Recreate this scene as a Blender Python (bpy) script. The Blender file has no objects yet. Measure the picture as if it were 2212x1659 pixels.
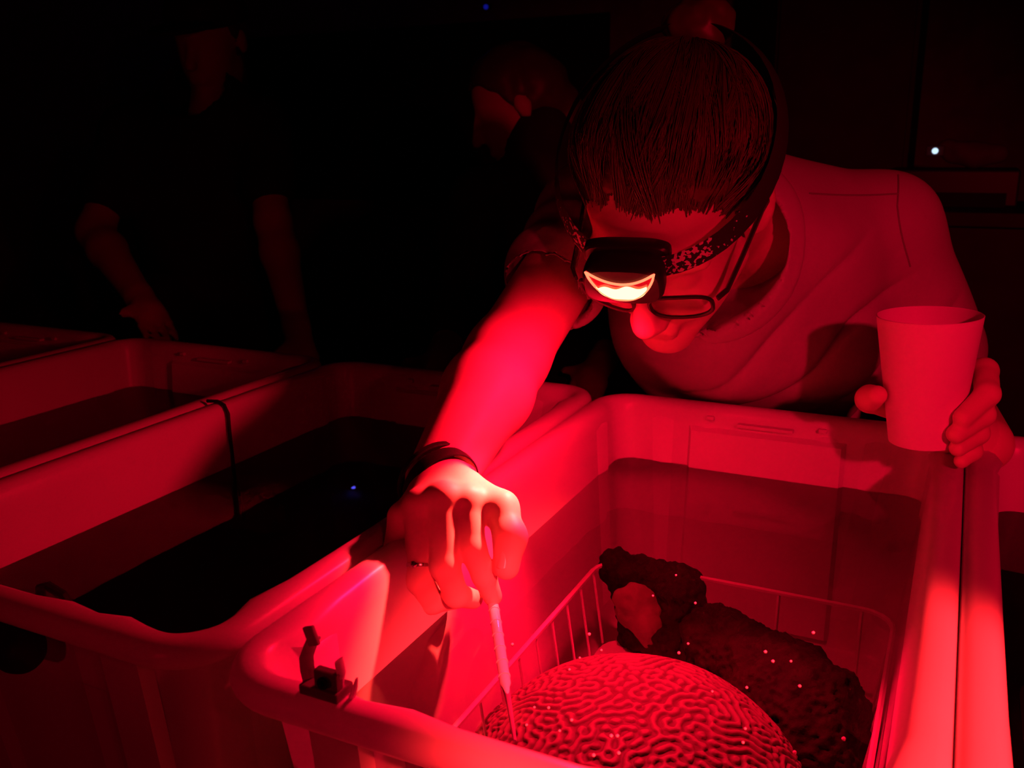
import bpy, bmesh, math, random
import numpy as np
from mathutils import Vector, Matrix

random.seed(4)
rng = np.random.default_rng(7)
scene = bpy.context.scene
COL = scene.collection

# ------------------------------------------------------------------ camera
F_PX = 2000.0
PITCH, ROLL, YAW = map(math.radians, (14.7926, -0.655, 26.052))
CAM = np.array([0.0, 0.0, 1.3])
_cp, _sp, _cr, _sr, _cy, _sy = math.cos(PITCH), math.sin(PITCH), math.cos(ROLL), math.sin(ROLL), math.cos(YAW), math.sin(YAW)
FWD = np.array([-_sy * _cp, _cy * _cp, -_sp])
_r0 = np.array([_cy, _sy, 0.0])
_u0 = np.cross(_r0, FWD)
RIGHT = _cr * _r0 + _sr * _u0
UP = -_sr * _r0 + _cr * _u0
cam_data = bpy.data.cameras.new('camera')
cam_data.sensor_fit = 'HORIZONTAL'
cam_data.sensor_width = 36.0
cam_data.lens = 36.0 * F_PX / 2212.0
cam_data.clip_start = 0.02
cam_data.dof.use_dof = True
cam_data.dof.focus_distance = 0.80
cam_data.dof.aperture_fstop = 14.0
cam = bpy.data.objects.new('camera', cam_data)
COL.objects.link(cam)
m = Matrix.Identity(4)
for i in range(3):
    m[i][0], m[i][1], m[i][2], m[i][3] = RIGHT[i], UP[i], -FWD[i], CAM[i]
cam.matrix_world = m
scene.camera = cam

# ------------------------------------------------------------------ world, exposure
world = bpy.data.worlds.new('night')
world.use_nodes = True
scene.world = world
_bg = world.node_tree.nodes['Background']
_bg.inputs[0].default_value = (1.0, 0.02, 0.04, 1)
_bg.inputs[1].default_value = 0.0
scene.view_settings.view_transform = 'Standard'
scene.view_settings.look = 'None'
scene.view_settings.exposure = 0.0
scene.view_settings.gamma = 1.0
scene.view_settings.use_curve_mapping = False
scene.cycles.max_bounces = 6
scene.cycles.diffuse_bounces = 3
scene.cycles.glossy_bounces = 2
scene.cycles.transmission_bounces = 3
scene.cycles.transparent_max_bounces = 8
scene.cycles.use_adaptive_sampling = True
scene.cycles.adaptive_threshold = 0.028
scene.cycles.adaptive_min_samples = 20
scene.cycles.sample_clamp_indirect = 6.0
scene.cycles.caustics_reflective = False
scene.cycles.caustics_refractive = False

FLOOD_COL = (1.0, 0.0020, 0.024)
HOT_COL = (1.0, 0.0022, 0.030)
FLOOD_W = 7.0
HOT_W = 20.0
CORE_W = 48.0
CORE_COL = (1.0, 0.060, 0.030)
NEAR_W = 300.0
CHEST_W = 36.0
SPILL_W = 1.8
GLOW_W = 1.3     # added low fill spot left of the camera, no lamp stands there


# ------------------------------------------------------------------ helpers
def P(px, py, depth):
    """a point seen at pixel px,py of the photo, at a given distance in metres"""
    return CAM + depth * (FWD + RIGHT * ((px - 1106) / F_PX) - UP * ((py - 829.5) / F_PX))


def PZ(px, py, z):
    d = FWD + RIGHT * ((px - 1106) / F_PX) - UP * ((py - 829.5) / F_PX)
    return CAM + d * ((z - CAM[2]) / d[2])


def V(*a):
    return np.array(a, float)


def nrm(v):
    v = np.asarray(v, float)
    return v / np.linalg.norm(v)


def mesh_np(name, verts, faces, smooth=True):
    me = bpy.data.meshes.new(name)
    verts = np.asarray(verts, np.float32)
    if isinstance(faces, np.ndarray) and faces.ndim == 2:
        n, k = faces.shape
        me.vertices.add(len(verts))
        me.vertices.foreach_set('co', verts.ravel())
        me.loops.add(n * k)
        me.loops.foreach_set('vertex_index', faces.astype(np.int32).ravel())
        me.polygons.add(n)
        me.polygons.foreach_set('loop_start', np.arange(0, n * k, k, dtype=np.int32))
        me.polygons.foreach_set('loop_total', np.full(n, k, np.int32))
        me.update(calc_edges=True)
    else:
        me.from_pydata([tuple(map(float, v)) for v in verts], [], [tuple(int(i) for i in f) for f in faces])
        me.update()
    me.validate()
    if smooth:
        me.polygons.foreach_set('use_smooth', np.ones(len(me.polygons), bool))
    return me


def link(name, me, mat, parent=None, loc=None):
    o = bpy.data.objects.new(name, me)
    COL.objects.link(o)
    if mat is not None and me is not None and len(me.materials) == 0:
        me.materials.append(mat)
    if parent is not None:
        o.parent = parent
    if loc is not None:
        o.location = tuple(float(x) for x in loc)
    return o


def tag(o, label, cat, group=None, kind=None):
    if label:
        o['label'] = label
    if cat:
        o['category'] = cat
    if group:
        o['group'] = group
    if kind:
        o['kind'] = kind
    return o


def thing(name, label, cat, loc=(0, 0, 0), group=None):
    o = link(name, None, None, None, loc)
    o.empty_display_size = 0.05
    return tag(o, label, cat, group)


class MB:
    """collects verts / faces of simple solids into one mesh"""
    def __init__(s):
        s.v = []
        s.f = []

    def add(s, verts, faces):
        b = len(s.v)
        s.v += [tuple(map(float, x)) for x in verts]
        s.f += [tuple(int(i) + b for i in f) for f in faces]
        return s

    def box(s, c, size, axes=None, bevel=0.0):
        c = np.asarray(c, float)
        ax = np.eye(3) if axes is None else np.asarray(axes, float)
        bm = bmesh.new()
        bmesh.ops.create_cube(bm, size=1.0)
        for v in bm.verts:
            v.co = Vector((v.co.x * size[0], v.co.y * size[1], v.co.z * size[2]))
        if bevel > 0:
            bmesh.ops.bevel(bm, geom=list(bm.edges), offset=bevel, segments=2, profile=0.6, affect='EDGES')
        bm.verts.index_update()
        vs = [c + ax[0] * v.co.x + ax[1] * v.co.y + ax[2] * v.co.z for v in bm.verts]
        fs = [[v.index for v in f.verts] for f in bm.faces]
        bm.free()
        return s.add(vs, fs)

    def tube(s, pts, r, n=8, closed=False, flat=None, cap=True):
        pts = [np.asarray(p, float) for p in pts]
        k = len(pts)
        rs = [r] * k if np.isscalar(r) else list(r)
        vs, fs = [], []
        up = None
        for i in range(k):
            a = pts[(i - 1) % k] if (closed or i > 0) else pts[i]
            b = pts[(i + 1) % k] if (closed or i < k - 1) else pts[i]
            t = nrm(b - a)
            if up is None:
                up = np.array([0, 0, 1.0]) if abs(t[2]) < 0.9 else np.array([1.0, 0, 0])
            if flat is not None:
                up = np.asarray(flat[i] if np.ndim(flat) == 2 else flat, float)
            e1 = nrm(up - t * (up @ t))
            e2 = np.cross(t, e1)
            up = e1
            rr = rs[i]
            ra, rb = (rr, rr) if np.isscalar(rr) else rr
            for j in range(n):
                an = 2 * math.pi * j / n
                vs.append(pts[i] + e1 * (ra * math.cos(an)) + e2 * (rb * math.sin(an)))
        for i in range(k if closed else k - 1):
            i2 = (i + 1) % k
            for j in range(n):
                j2 = (j + 1) % n
                fs.append((i * n + j, i2 * n + j, i2 * n + j2, i * n + j2))
        if cap and not closed:
            fs.append(tuple(range(n)))
            fs.append(tuple(reversed(range((k - 1) * n, k * n))))
        return s.add(vs, fs)

    def lathe(s, origin, axis, prof, n=32, ref=None):
        axis = nrm(axis)
        ref = np.array([1.0, 0, 0]) if ref is None else np.asarray(ref, float)
        e1 = nrm(ref - axis * (ref @ axis))
        e2 = np.cross(axis, e1)
        o = np.asarray(origin, float)
        vs, fs = [], []
        for (r, h) in prof:
            for j in range(n):
                an = 2 * math.pi * j / n
                vs.append(o + axis * h + (e1 * math.cos(an) + e2 * math.sin(an)) * max(r, 1e-5))
        for i in range(len(prof) - 1):
            for j in range(n):
                j2 = (j + 1) % n
                fs.append((i * n + j, i * n + j2, (i + 1) * n + j2, (i + 1) * n + j))
        return s.add(vs, fs)

    def build(s, name, mat, parent=None, smooth=True, origin=(0, 0, 0), auto=35):
        o3 = np.asarray(origin, float)
        me = bpy.data.meshes.new(name)
        me.from_pydata([tuple(np.asarray(v) - o3) for v in s.v], [], s.f)
        me.update()
        bm = bmesh.new()
        bm.from_mesh(me)
        bmesh.ops.recalc_face_normals(bm, faces=bm.faces)
        if smooth:
            lim = math.radians(auto)
            for f in bm.faces:
                f.smooth = True
            for e in bm.edges:
                if len(e.link_faces) == 2 and e.calc_face_angle(0) > lim:
                    e.smooth = False
        bm.to_mesh(me)
        bm.free()
        return link(name, me, mat, parent)


# ---- value noise
def _hash(ix, iy, iz, seed):
    h = (ix * 374761393 + iy * 668265263 + iz * 2147483647 + seed * 1274126177) & 0xFFFFFFFF
    h = ((h ^ (h >> 13)) * 1274126177) & 0xFFFFFFFF
    h = h ^ (h >> 16)
    return (h & 0xFFFF) / 32767.5 - 1.0


def vnoise(p, scale, seed=0):
    q = np.asarray(p, float) * scale
    i = np.floor(q).astype(np.int64)
    f = q - i
    f = f * f * (3 - 2 * f)
    out = 0
    for dx in (0, 1):
        wx = f[..., 0] if dx else 1 - f[..., 0]
        for dy in (0, 1):
            wy = f[..., 1] if dy else 1 - f[..., 1]
            for dz in (0, 1):
                wz = f[..., 2] if dz else 1 - f[..., 2]
                out = out + wx * wy * wz * _hash(i[..., 0] + dx, i[..., 1] + dy, i[..., 2] + dz, seed)
    return out


# ---- signed distance sculpting: smooth unions of tapered limbs and ellipsoids, meshed by surface nets
class SDF:
    def __init__(s, lo, hi, vox):
        s.lo = np.asarray(lo, float)
        s.vox = vox
        s.n = np.ceil((np.asarray(hi, float) - s.lo) / vox).astype(int) + 1
        s.d = np.full(tuple(s.n), 1.0, np.float32)

    def _block(s, lo, hi):
        a = np.clip(np.floor((np.asarray(lo) - s.lo) / s.vox).astype(int), 0, s.n)
        b = np.clip(np.ceil((np.asarray(hi) - s.lo) / s.vox).astype(int) + 1, 0, s.n)
        if np.any(b <= a):
            return None
        ax = [s.lo[i] + s.vox * np.arange(a[i], b[i]) for i in range(3)]
        G = np.stack(np.meshgrid(*ax, indexing='ij'), -1)
        return tuple(slice(a[i], b[i]) for i in range(3)), G

    def op(s, lo, hi, fn, k, mode):
        blk = s._block(lo, hi)
        if blk is None:
            return s
        sl, G = blk
        b = fn(G).astype(np.float32)
        a = s.d[sl]
        if mode == 'sub':
            a2, b2 = -a, b
            h = np.clip(0.5 + 0.5 * (b2 - a2) / k, 0, 1)
            s.d[sl] = -(b2 * (1 - h) + a2 * h - k * h * (1 - h))
        elif mode == 'and':
            s.d[sl] = np.maximum(a, b)
        else:
            h = np.clip(0.5 + 0.5 * (b - a) / k, 0, 1)
            s.d[sl] = b * (1 - h) + a * h - k * h * (1 - h)
        return s

    def cone(s, a, b, ra, rb, k=0.01, mode='add'):
        a = np.asarray(a, float)
        b = np.asarray(b, float)
        R = max(ra, rb) + 2 * k + 2 * s.vox
        ba = b - a
        l2 = ba @ ba

        def fn(G):
            pa = G - a
            t = np.clip((pa @ ba) / l2, 0, 1)
            q = pa - t[..., None] * ba
            return np.sqrt((q * q).sum(-1)) - (ra + (rb - ra) * t)
        return s.op(np.minimum(a, b) - R, np.maximum(a, b) + R, fn, k, mode)

    def chain(s, pts, rs, k=0.01):
        for i in range(len(pts) - 1):
            s.cone(pts[i], pts[i + 1], rs[i], rs[i + 1], k)
        return s

    def ell(s, c, rad, axes=None, k=0.01, mode='add'):
        c = np.asarray(c, float)
        ax = np.eye(3) if axes is None else np.asarray(axes, float)
        rad = np.asarray(rad, float)
        ext = np.sqrt(((ax * rad[:, None]) ** 2).sum(0)) + 2 * k + 2 * s.vox

        def fn(G):
            q = (G - c) @ ax.T / rad
            k0 = np.sqrt((q * q).sum(-1)) + 1e-9
            q2 = q / rad
            k1 = np.sqrt((q2 * q2).sum(-1)) + 1e-9
            return k0 * (k0 - 1.0) / k1
        return s.op(c - ext, c + ext, fn, k, mode)

    def clip(s, fn):
        hi = s.lo + s.vox * (s.n - 1)
        return s.op(s.lo, hi, fn, 0.001, 'and')

    def mesh(s):
        d = s.d
        d[0], d[-1] = np.maximum(d[0], 1e-3), np.maximum(d[-1], 1e-3)
        d[:, 0], d[:, -1] = np.maximum(d[:, 0], 1e-3), np.maximum(d[:, -1], 1e-3)
        d[:, :, 0], d[:, :, -1] = np.maximum(d[:, :, 0], 1e-3), np.maximum(d[:, :, -1], 1e-3)
        inside = d < 0
        cnt = np.zeros(tuple(s.n - 1), np.int8)
        for i in (0, 1):
            for j in (0, 1):
                for k in (0, 1):
                    cnt += inside[i:i + s.n[0] - 1, j:j + s.n[1] - 1, k:k + s.n[2] - 1]
        act = (cnt > 0) & (cnt < 8)
        idx = np.argwhere(act)
        vid = np.full(act.shape, -1, np.int32)
        vid[act] = np.arange(len(idx))
        acc = np.zeros((len(idx), 3))
        num = np.zeros(len(idx))
        corners = [(i, j, k) for i in (0, 1) for j in (0, 1) for k in (0, 1)]
        for a in corners:
            for ax in range(3):
                if a[ax] == 0:
                    b = list(a)
                    b[ax] = 1
                    da = d[idx[:, 0] + a[0], idx[:, 1] + a[1], idx[:, 2] + a[2]]
                    db = d[idx[:, 0] + b[0], idx[:, 1] + b[1], idx[:, 2] + b[2]]
                    mk = (da < 0) != (db < 0)
                    t = np.where(mk, da / np.where(mk, da - db, 1), 0)
                    pt = np.tile(np.array(a, float), (len(idx), 1))
                    pt[:, ax] = t
                    acc[mk] += pt[mk]
                    num[mk] += 1
        verts = s.lo + s.vox * (idx + acc / num[:, None])
        quads = []
        for ax in range(3):
            o1, o2 = [(1, 2), (2, 0), (0, 1)][ax]
            sl0 = [slice(None)] * 3
            sl1 = [slice(None)] * 3
            sl0[ax] = slice(0, -1)
            sl1[ax] = slice(1, None)
            A, B = inside[tuple(sl0)], inside[tuple(sl1)]
            e = np.argwhere(A != B)
            ok = (e[:, o1] > 0) & (e[:, o2] > 0) & (e[:, o1] < s.n[o1] - 1) & (e[:, o2] < s.n[o2] - 1)
            e = e[ok]
            flip = A[e[:, 0], e[:, 1], e[:, 2]]

            def cell(d1, d2):
                c = e.copy()
                c[:, o1] += d1
                c[:, o2] += d2
                return vid[c[:, 0], c[:, 1], c[:, 2]]
            q = np.stack([cell(-1, -1), cell(0, -1), cell(0, 0), cell(-1, 0)], 1)
            q[~flip] = q[~flip][:, ::-1]
            quads.append(q)
        faces = np.concatenate(quads)
        faces = faces[(faces >= 0).all(1)]
        return verts, faces


def relax(verts, faces, it=2, w=0.5):
    e = np.concatenate([faces[:, [0, 1]], faces[:, [1, 2]], faces[:, [2, 3]], faces[:, [3, 0]]])
    n = len(verts)
    deg = np.bincount(e[:, 0], minlength=n).astype(float)
    deg += np.bincount(e[:, 1], minlength=n)
    deg[deg == 0] = 1
    for _ in range(it):
        s = np.zeros_like(verts)
        for c in range(3):
            s[:, c] = np.bincount(e[:, 0], verts[e[:, 1], c], n) + np.bincount(e[:, 1], verts[e[:, 0], c], n)
        verts = verts * (1 - w) + w * s / deg[:, None]
    return verts


def normals(verts, faces):
    a, b, c, d = (verts[faces[:, i]] for i in range(4))
    fn = np.cross(c - a, d - b)
    n = np.zeros_like(verts)
    for i in range(4):
        for k in range(3):
            n[:, k] += np.bincount(faces[:, i], fn[:, k], len(verts))
    return n / (np.linalg.norm(n, axis=1)[:, None] + 1e-12)


# ------------------------------------------------------------------ materials
def material(name, col, rough=0.5, spec=0.5, bump=0.0, bscale=60, vary=0.0, metal=0.0, coat=0.0, transl=0.0, sss=0.0,
             emit=None, estr=0.0, vscale=12):
    mt = bpy.data.materials.new(name)
    mt.use_nodes = True
    nt = mt.node_tree
    b = nt.nodes['Principled BSDF']
    b.inputs['Base Color'].default_value = (*col, 1)
    b.inputs['Roughness'].default_value = rough
    b.inputs['Specular IOR Level'].default_value = spec
    b.inputs['Metallic'].default_value = metal
    b.inputs['Coat Weight'].default_value = coat
    if sss:
        b.inputs['Subsurface Weight'].default_value = sss
        b.inputs['Subsurface Radius'].default_value = (0.012, 0.006, 0.004)
        b.inputs['Subsurface Scale'].default_value = 1.0
    if emit:
        b.inputs['Emission Color'].default_value = (*emit, 1)
        b.inputs['Emission Strength'].default_value = estr
    tc = nt.nodes.new('ShaderNodeTexCoord')
    if vary:
        nz = nt.nodes.new('ShaderNodeTexNoise')
        nz.inputs['Scale'].default_value = vscale
        nz.inputs['Detail'].default_value = 6
        nt.links.new(tc.outputs['Object'], nz.inputs['Vector'])
        rp = nt.nodes.new('ShaderNodeValToRGB')
        rp.color_ramp.elements[0].position = 0.3
        rp.color_ramp.elements[1].position = 0.7
        rp.color_ramp.elements[0].color = (*[c * (1 - vary) for c in col], 1)
        rp.color_ramp.elements[1].color = (*[min(1, c * (1 + vary)) for c in col], 1)
        nt.links.new(nz.outputs['Fac'], rp.inputs['Fac'])
        nt.links.new(rp.outputs['Color'], b.inputs['Base Color'])
    if bump:
        nb = nt.nodes.new('ShaderNodeTexNoise')
        nb.inputs['Scale'].default_value = bscale
        nb.inputs['Detail'].default_value = 5
        nt.links.new(tc.outputs['Object'], nb.inputs['Vector'])
        bp = nt.nodes.new('ShaderNodeBump')
        bp.inputs['Strength'].default_value = bump
        bp.inputs['Distance'].default_value = 0.002
        nt.links.new(nb.outputs['Fac'], bp.inputs['Height'])
        nt.links.new(bp.outputs['Normal'], b.inputs['Normal'])
    if transl:
        tr = nt.nodes.new('ShaderNodeBsdfTranslucent')
        tr.inputs['Color'].default_value = (*col, 1)
        mx = nt.nodes.new('ShaderNodeMixShader')
        mx.inputs[0].default_value = transl
        nt.links.new(b.outputs[0], mx.inputs[1])
        nt.links.new(tr.outputs[0], mx.inputs[2])
        nt.links.new(mx.outputs[0], nt.nodes['Material Output'].inputs['Surface'])
    return mt


def clear_material(name, tint, ior=1.33, rough=0.0, bump=0.0, bscale=8, body=0.0, bodycol=(1, 1, 1)):
    """see-through with Fresnel reflections; light passes straight through"""
    mt = bpy.data.materials.new(name)
    mt.use_nodes = True
    nt = mt.node_tree
    nt.nodes.remove(nt.nodes['Principled BSDF'])
    out = nt.nodes['Material Output']
    tr = nt.nodes.new('ShaderNodeBsdfTransparent')
    tr.inputs[0].default_value = (*tint, 1)
    gl = nt.nodes.new('ShaderNodeBsdfGlossy')
    gl.inputs['Roughness'].default_value = rough
    fr = nt.nodes.new('ShaderNodeFresnel')
    fr.inputs['IOR'].default_value = ior
    mx = nt.nodes.new('ShaderNodeMixShader')
    src = tr.outputs[0]
    if body:
        df = nt.nodes.new('ShaderNodeBsdfDiffuse')
        df.inputs[0].default_value = (*bodycol, 1)
        m2 = nt.nodes.new('ShaderNodeMixShader')
        m2.inputs[0].default_value = body
        nt.links.new(tr.outputs[0], m2.inputs[1])
        nt.links.new(df.outputs[0], m2.inputs[2])
        src = m2.outputs[0]
    nt.links.new(fr.outputs[0], mx.inputs[0])
    nt.links.new(src, mx.inputs[1])
    nt.links.new(gl.outputs[0], mx.inputs[2])
    if bump:
        tc = nt.nodes.new('ShaderNodeTexCoord')
        nb = nt.nodes.new('ShaderNodeTexNoise')
        nb.inputs['Scale'].default_value = bscale
        nt.links.new(tc.outputs['Object'], nb.inputs['Vector'])
        bp = nt.nodes.new('ShaderNodeBump')
        bp.inputs['Strength'].default_value = bump
        bp.inputs['Distance'].default_value = 0.01
        nt.links.new(nb.outputs['Fac'], bp.inputs['Height'])
        nt.links.new(bp.outputs['Normal'], gl.inputs['Normal'])
        nt.links.new(bp.outputs['Normal'], fr.inputs['Normal'])
    nt.links.new(mx.outputs[0], out.inputs['Surface'])
    return mt


def glow_material(name, col, strength):
    mt = bpy.data.materials.new(name)
    mt.use_nodes = True
    nt = mt.node_tree
    nt.nodes.remove(nt.nodes['Principled BSDF'])
    em = nt.nodes.new('ShaderNodeEmission')
    em.inputs[0].default_value = (*col, 1)
    em.inputs[1].default_value = strength
    nt.links.new(em.outputs[0], nt.nodes['Material Output'].inputs['Surface'])
    return mt


M = {}
M['tote'] = material('white_plastic', (0.80, 0.80, 0.78), 0.32, 0.45, 0.05, 25, 0.03, transl=0.24)
M['wall'] = material('painted_wall', (0.32, 0.30, 0.28), 0.8, 0.2, 0.1, 40, 0.15)
M['floor'] = material('concrete', (0.16, 0.15, 0.14), 0.7, 0.3, 0.2, 30, 0.2)
M['bench'] = material('bench_top', (0.35, 0.33, 0.3), 0.6, 0.3, 0.1, 30, 0.1)
M['black'] = material('black_rubber', (0.012, 0.012, 0.012), 0.6, 0.2, 0.2, 200)
M['black_plastic'] = material('black_plastic', (0.02, 0.018, 0.018), 0.4, 0.4)
M['dark_panel'] = material('dark_panel', (0.03, 0.028, 0.028), 0.8, 0.1)
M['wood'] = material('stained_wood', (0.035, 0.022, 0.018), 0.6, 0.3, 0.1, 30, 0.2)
M['skin'] = material('skin', (0.72, 0.50, 0.42), 0.5, 0.35, 0.08, 120, 0.04)
M['skin_b'] = material('skin_tan', (0.68, 0.47, 0.38), 0.55, 0.3, 0.05, 90, 0.06)
M['nail'] = material('fingernail', (0.78, 0.55, 0.48), 0.22, 0.5)
M['shirt'] = material('cotton_shirt', (0.42, 0.40, 0.42), 0.85, 0.1, 0.12, 260, 0.06)
M['seam'] = material('shirt_stitching', (0.22, 0.20, 0.22), 0.9, 0.1)
M['dark_cloth'] = material('dark_cloth', (0.035, 0.033, 0.04), 0.9, 0.1, 0.2, 150, 0.2)
M['trousers'] = material('trouser_cloth', (0.05, 0.05, 0.06), 0.9, 0.1, 0.2, 200, 0.1)
M['shoe'] = material('shoe_rubber', (0.03, 0.03, 0.03), 0.6, 0.3)
M['hair'] = material('brown_hair', (0.095, 0.052, 0.035), 0.42, 0.4)
M['cup'] = material('cup_paper', (0.86, 0.85, 0.83), 0.55, 0.3, 0.04, 80)
M['liquid'] = material('dark_liquid', (0.04, 0.03, 0.026), 0.15, 0.4)
M['frame'] = material('spectacle_frame', (0.02, 0.014, 0.014), 0.35, 0.5)
M['metal'] = material('silver', (0.75, 0.74, 0.72), 0.2, 0.5, metal=1.0)
M['white_plastic'] = material('pale_plastic', (0.78, 0.77, 0.75), 0.4, 0.4)
M['grey_bag'] = material('grey_sheet', (0.16, 0.17, 0.18), 0.7, 0.2)
M['egg'] = material('egg_bundle', (0.95, 0.72, 0.68), 0.3, 0.5)
M['water'] = clear_material('seawater', (0.82, 0.80, 0.80), 1.33, 0.0, 0.04, 9)
M['glass'] = clear_material('spectacle_lens', (0.97, 0.97, 0.97), 1.45)
M['pipette'] = clear_material('pipette_plastic', (0.9, 0.9, 0.9), 1.45, 0.08, body=0.85, bodycol=(0.9, 0.9, 0.9))
M['lens_hot'] = glow_material('lamp_leds', (1.0, 0.42, 0.16), 5)
M['lens_edge'] = glow_material('lamp_lens_edge', (1.0, 0.10, 0.045), 4)
M['lens_dim'] = material('lamp_lens', (0.25, 0.02, 0.02), 0.15, 0.5, emit=(1.0, 0.003, 0.02), estr=0.35)
M['blue_led'] = glow_material('blue_led', (0.10, 0.09, 1.0), 9.0)
M['blue_led_dim'] = glow_material('blue_led_dim', (0.01, 0.012, 0.5), 0.35)
M['red_led'] = glow_material('red_led', (1.0, 0.02, 0.02), 0.25)
M['white_led'] = glow_material('white_led', (0.55, 0.75, 0.95), 1.3)

# ------------------------------------------------------------------ the room
def plane_box(name, lo, hi, mat, kind='structure'):
    lo, hi = np.array(lo, float), np.array(hi, float)
    o = MB().box((lo + hi) / 2, hi - lo).build(name, mat, smooth=False)
    o['kind'] = kind
    return o


plane_box('floor', (-4.6, -2.5, -0.1), (3.0, 5.3, 0.0), M['floor'])
plane_box('wall_back', (-4.6, 5.2, 0.0), (3.0, 5.3, 2.9), M['wall'])
plane_box('wall_left', (-4.7, -2.5, 0.0), (-4.6, 5.2, 2.9), M['wall'])
plane_box('wall_right', (3.0, -2.5, 0.0), (3.1, 5.2, 2.9), M['wall'])
plane_box('wall_front', (-4.6, -2.6, 0.0), (3.0, -2.5, 2.9), M['wall'])
plane_box('ceiling', (-4.6, -2.5, 2.9), (3.0, 5.2, 3.0), M['wall'])

# the photographer's side: one unseen red headlamp beam, the other spots added as fill
for nm, w_, sz, bl, aim in (('colleague_headlamp_beam', NEAR_W, 26, 0.35, (0.03, 0.37, 1.0)), ('added_chest_fill', CHEST_W, 54, 0.9, (0.05, 1.18, 1.08)),  # second spot is added fill for chest and cup
                            ('added_wide_fill', SPILL_W, 150, 1.0, (0.05, 1.00, 0.95)),  # added wide fill for the right tote and the people behind
                            ('added_left_fill', GLOW_W, 150, 1.0, (-0.45, 0.6, 0.90))):  # added fill on the near walls of the left totes
    nl = bpy.data.lights.new(nm, 'SPOT')
    nl.color = (1.0, 0.016, 0.022) if nm.endswith('beam') else (1.0, 0.0008, 0.030)
    nl.energy = w_
    nl.spot_size = math.radians(sz)
    nl.spot_blend = bl
    nl.shadow_soft_size = 0.02
    nlo = bpy.data.objects.new(nm, nl)
    COL.objects.link(nlo)
    nlo.location = (0.50, -0.12, 1.50) if nm != 'added_left_fill' else (-0.50, -0.45, 1.15)
    nlo.rotation_euler = (Vector(aim) - nlo.location).to_track_quat('-Z', 'Y').to_euler()

# ------------------------------------------------------------------ totes on the bench
RIM = 1.0
PITCH_X = 0.41
TW, TY0, TY1 = 0.405, 0.351, 1.048
TCX, TCY = -0.181, (TY0 + TY1) / 2
WATER_Z = 0.927
FLOOR_Z = 0.735


def rrect(hw, hl, r, ns=14, nc=9):
    """rounded rectangle outline; returns points, distance-to-corner-start on straight runs (inf on arcs)"""
    pts, dist = [], []
    cs = [(hw - r, -hl + r, -90), (hw - r, hl - r, 0), (-hw + r, hl - r, 90), (-hw + r, -hl + r, 180)]
    for ci, (cx, cy, a0) in enumerate(cs):
        for k in range(nc + 1):
            a = math.radians(a0 + 90 * k / nc)
            pts.append((cx + r * math.cos(a), cy + r * math.sin(a)))
            dist.append(0.0)
        nx, ny, na = cs[(ci + 1) % 4]
        e = np.array([nx + r * math.cos(math.radians(na)), ny + r * math.sin(math.radians(na))])
        s0 = np.array(pts[-1])
        L = np.linalg.norm(e - s0)
        for k in range(1, ns):
            # finer steps close to the corners
            t = 0.5 - 0.5 * math.cos(math.pi * k / ns)
            pts.append(tuple(s0 + (e - s0) * t))
            dist.append(min(t, 1 - t) * L)
    return np.array(pts), np.array(dist)


def tote_mesh():
    prof = [(0.056, -0.262), (0.052, -0.258), (0.049, -0.245), (0.0275, -0.020), (0.0255, -0.009), (0.022, -0.003), (0.017, 0.0),
            (0.009, 0.0), (0.004, -0.002), (0.001, -0.006), (0.0, -0.011), (0.001, -0.0145), (0.003, -0.0175), (0.007, -0.0185),
            (0.022, -0.018), (0.0245, -0.022), (0.050, -0.262), (0.053, -0.266), (0.058, -0.267)]
    rings = []
    for (d, z) in prof:
        hw, hl = TW / 2 - d, (TY1 - TY0) / 2 - d
        r = max(0.05 - d, 0.022)
        pts, dist = rrect(hw, hl, r)
        if 0.009 <= d <= 0.0256 and z > -0.025:
            # moulded swellings of the inner rim edge either side of each corner
            w = (d - 0.009) / 0.0166
            b = np.exp(-((dist - 0.030) / 0.013) ** 2) * 0.0075 + np.exp(-((dist - 0.085) / 0.016) ** 2) * 0.0055
            nn = -np.sign(pts) * (np.abs(np.abs(pts) - np.array([hw, hl])) < 1e-6)
            pts = pts + nn * (b * w)[:, None]
        rings.append(np.column_stack([pts, np.full(len(pts), RIM + z)]))
    n = len(rings[0])
    verts = np.concatenate(rings)
    faces = []
    for i in range(len(rings) - 1):
        for j in range(n):
            j2 = (j + 1) % n
            faces.append((i * n + j, i * n + j2, (i + 1) * n + j2, (i + 1) * n + j))
    faces.append(tuple(range(n - 1, -1, -1)))
    faces.append(tuple(range((len(rings) - 1) * n, len(rings) * n)))
    me = mesh_np('tote_body', verts, faces)
    bm = bmesh.new()
    bm.from_mesh(me)
    bmesh.ops.recalc_face_normals(bm, faces=bm.faces)
    bm.to_mesh(me)
    bm.free()
    return me


tote_body = tote_mesh()
HL = (TY1 - TY0) / 2


def wall_d(z):        # inset of the inner wall at a height below the rim
    return 0.0275 + (0.049 - 0.0275) * (-0.02 - z) / 0.225


def end_panel(sgn):
    """the moulded panel standing proud of the inner end wall, below the hand hold"""
    mb = MB()
    zt, zb, hw = -0.024, -0.25, 0.088
    n0 = 0.007
    y = lambda z, o: sgn * (HL - wall_d(z) - o)
    ring = lambda o, s: [(-hw + s, y(zt - s, o), RIM + zt - s), (hw - s, y(zt - s, o), RIM + zt - s),
                         (hw - s, y(zb, o), RIM + zb), (-hw + s, y(zb, o), RIM + zb)]
    a, b = ring(-0.001, 0), ring(n0, 0.005)
    mb.add(a + b, [(0, 1, 5, 4), (1, 2, 6, 5), (2, 3, 7, 6), (3, 0, 4, 7), (4, 5, 6, 7)])
    return mb


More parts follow.
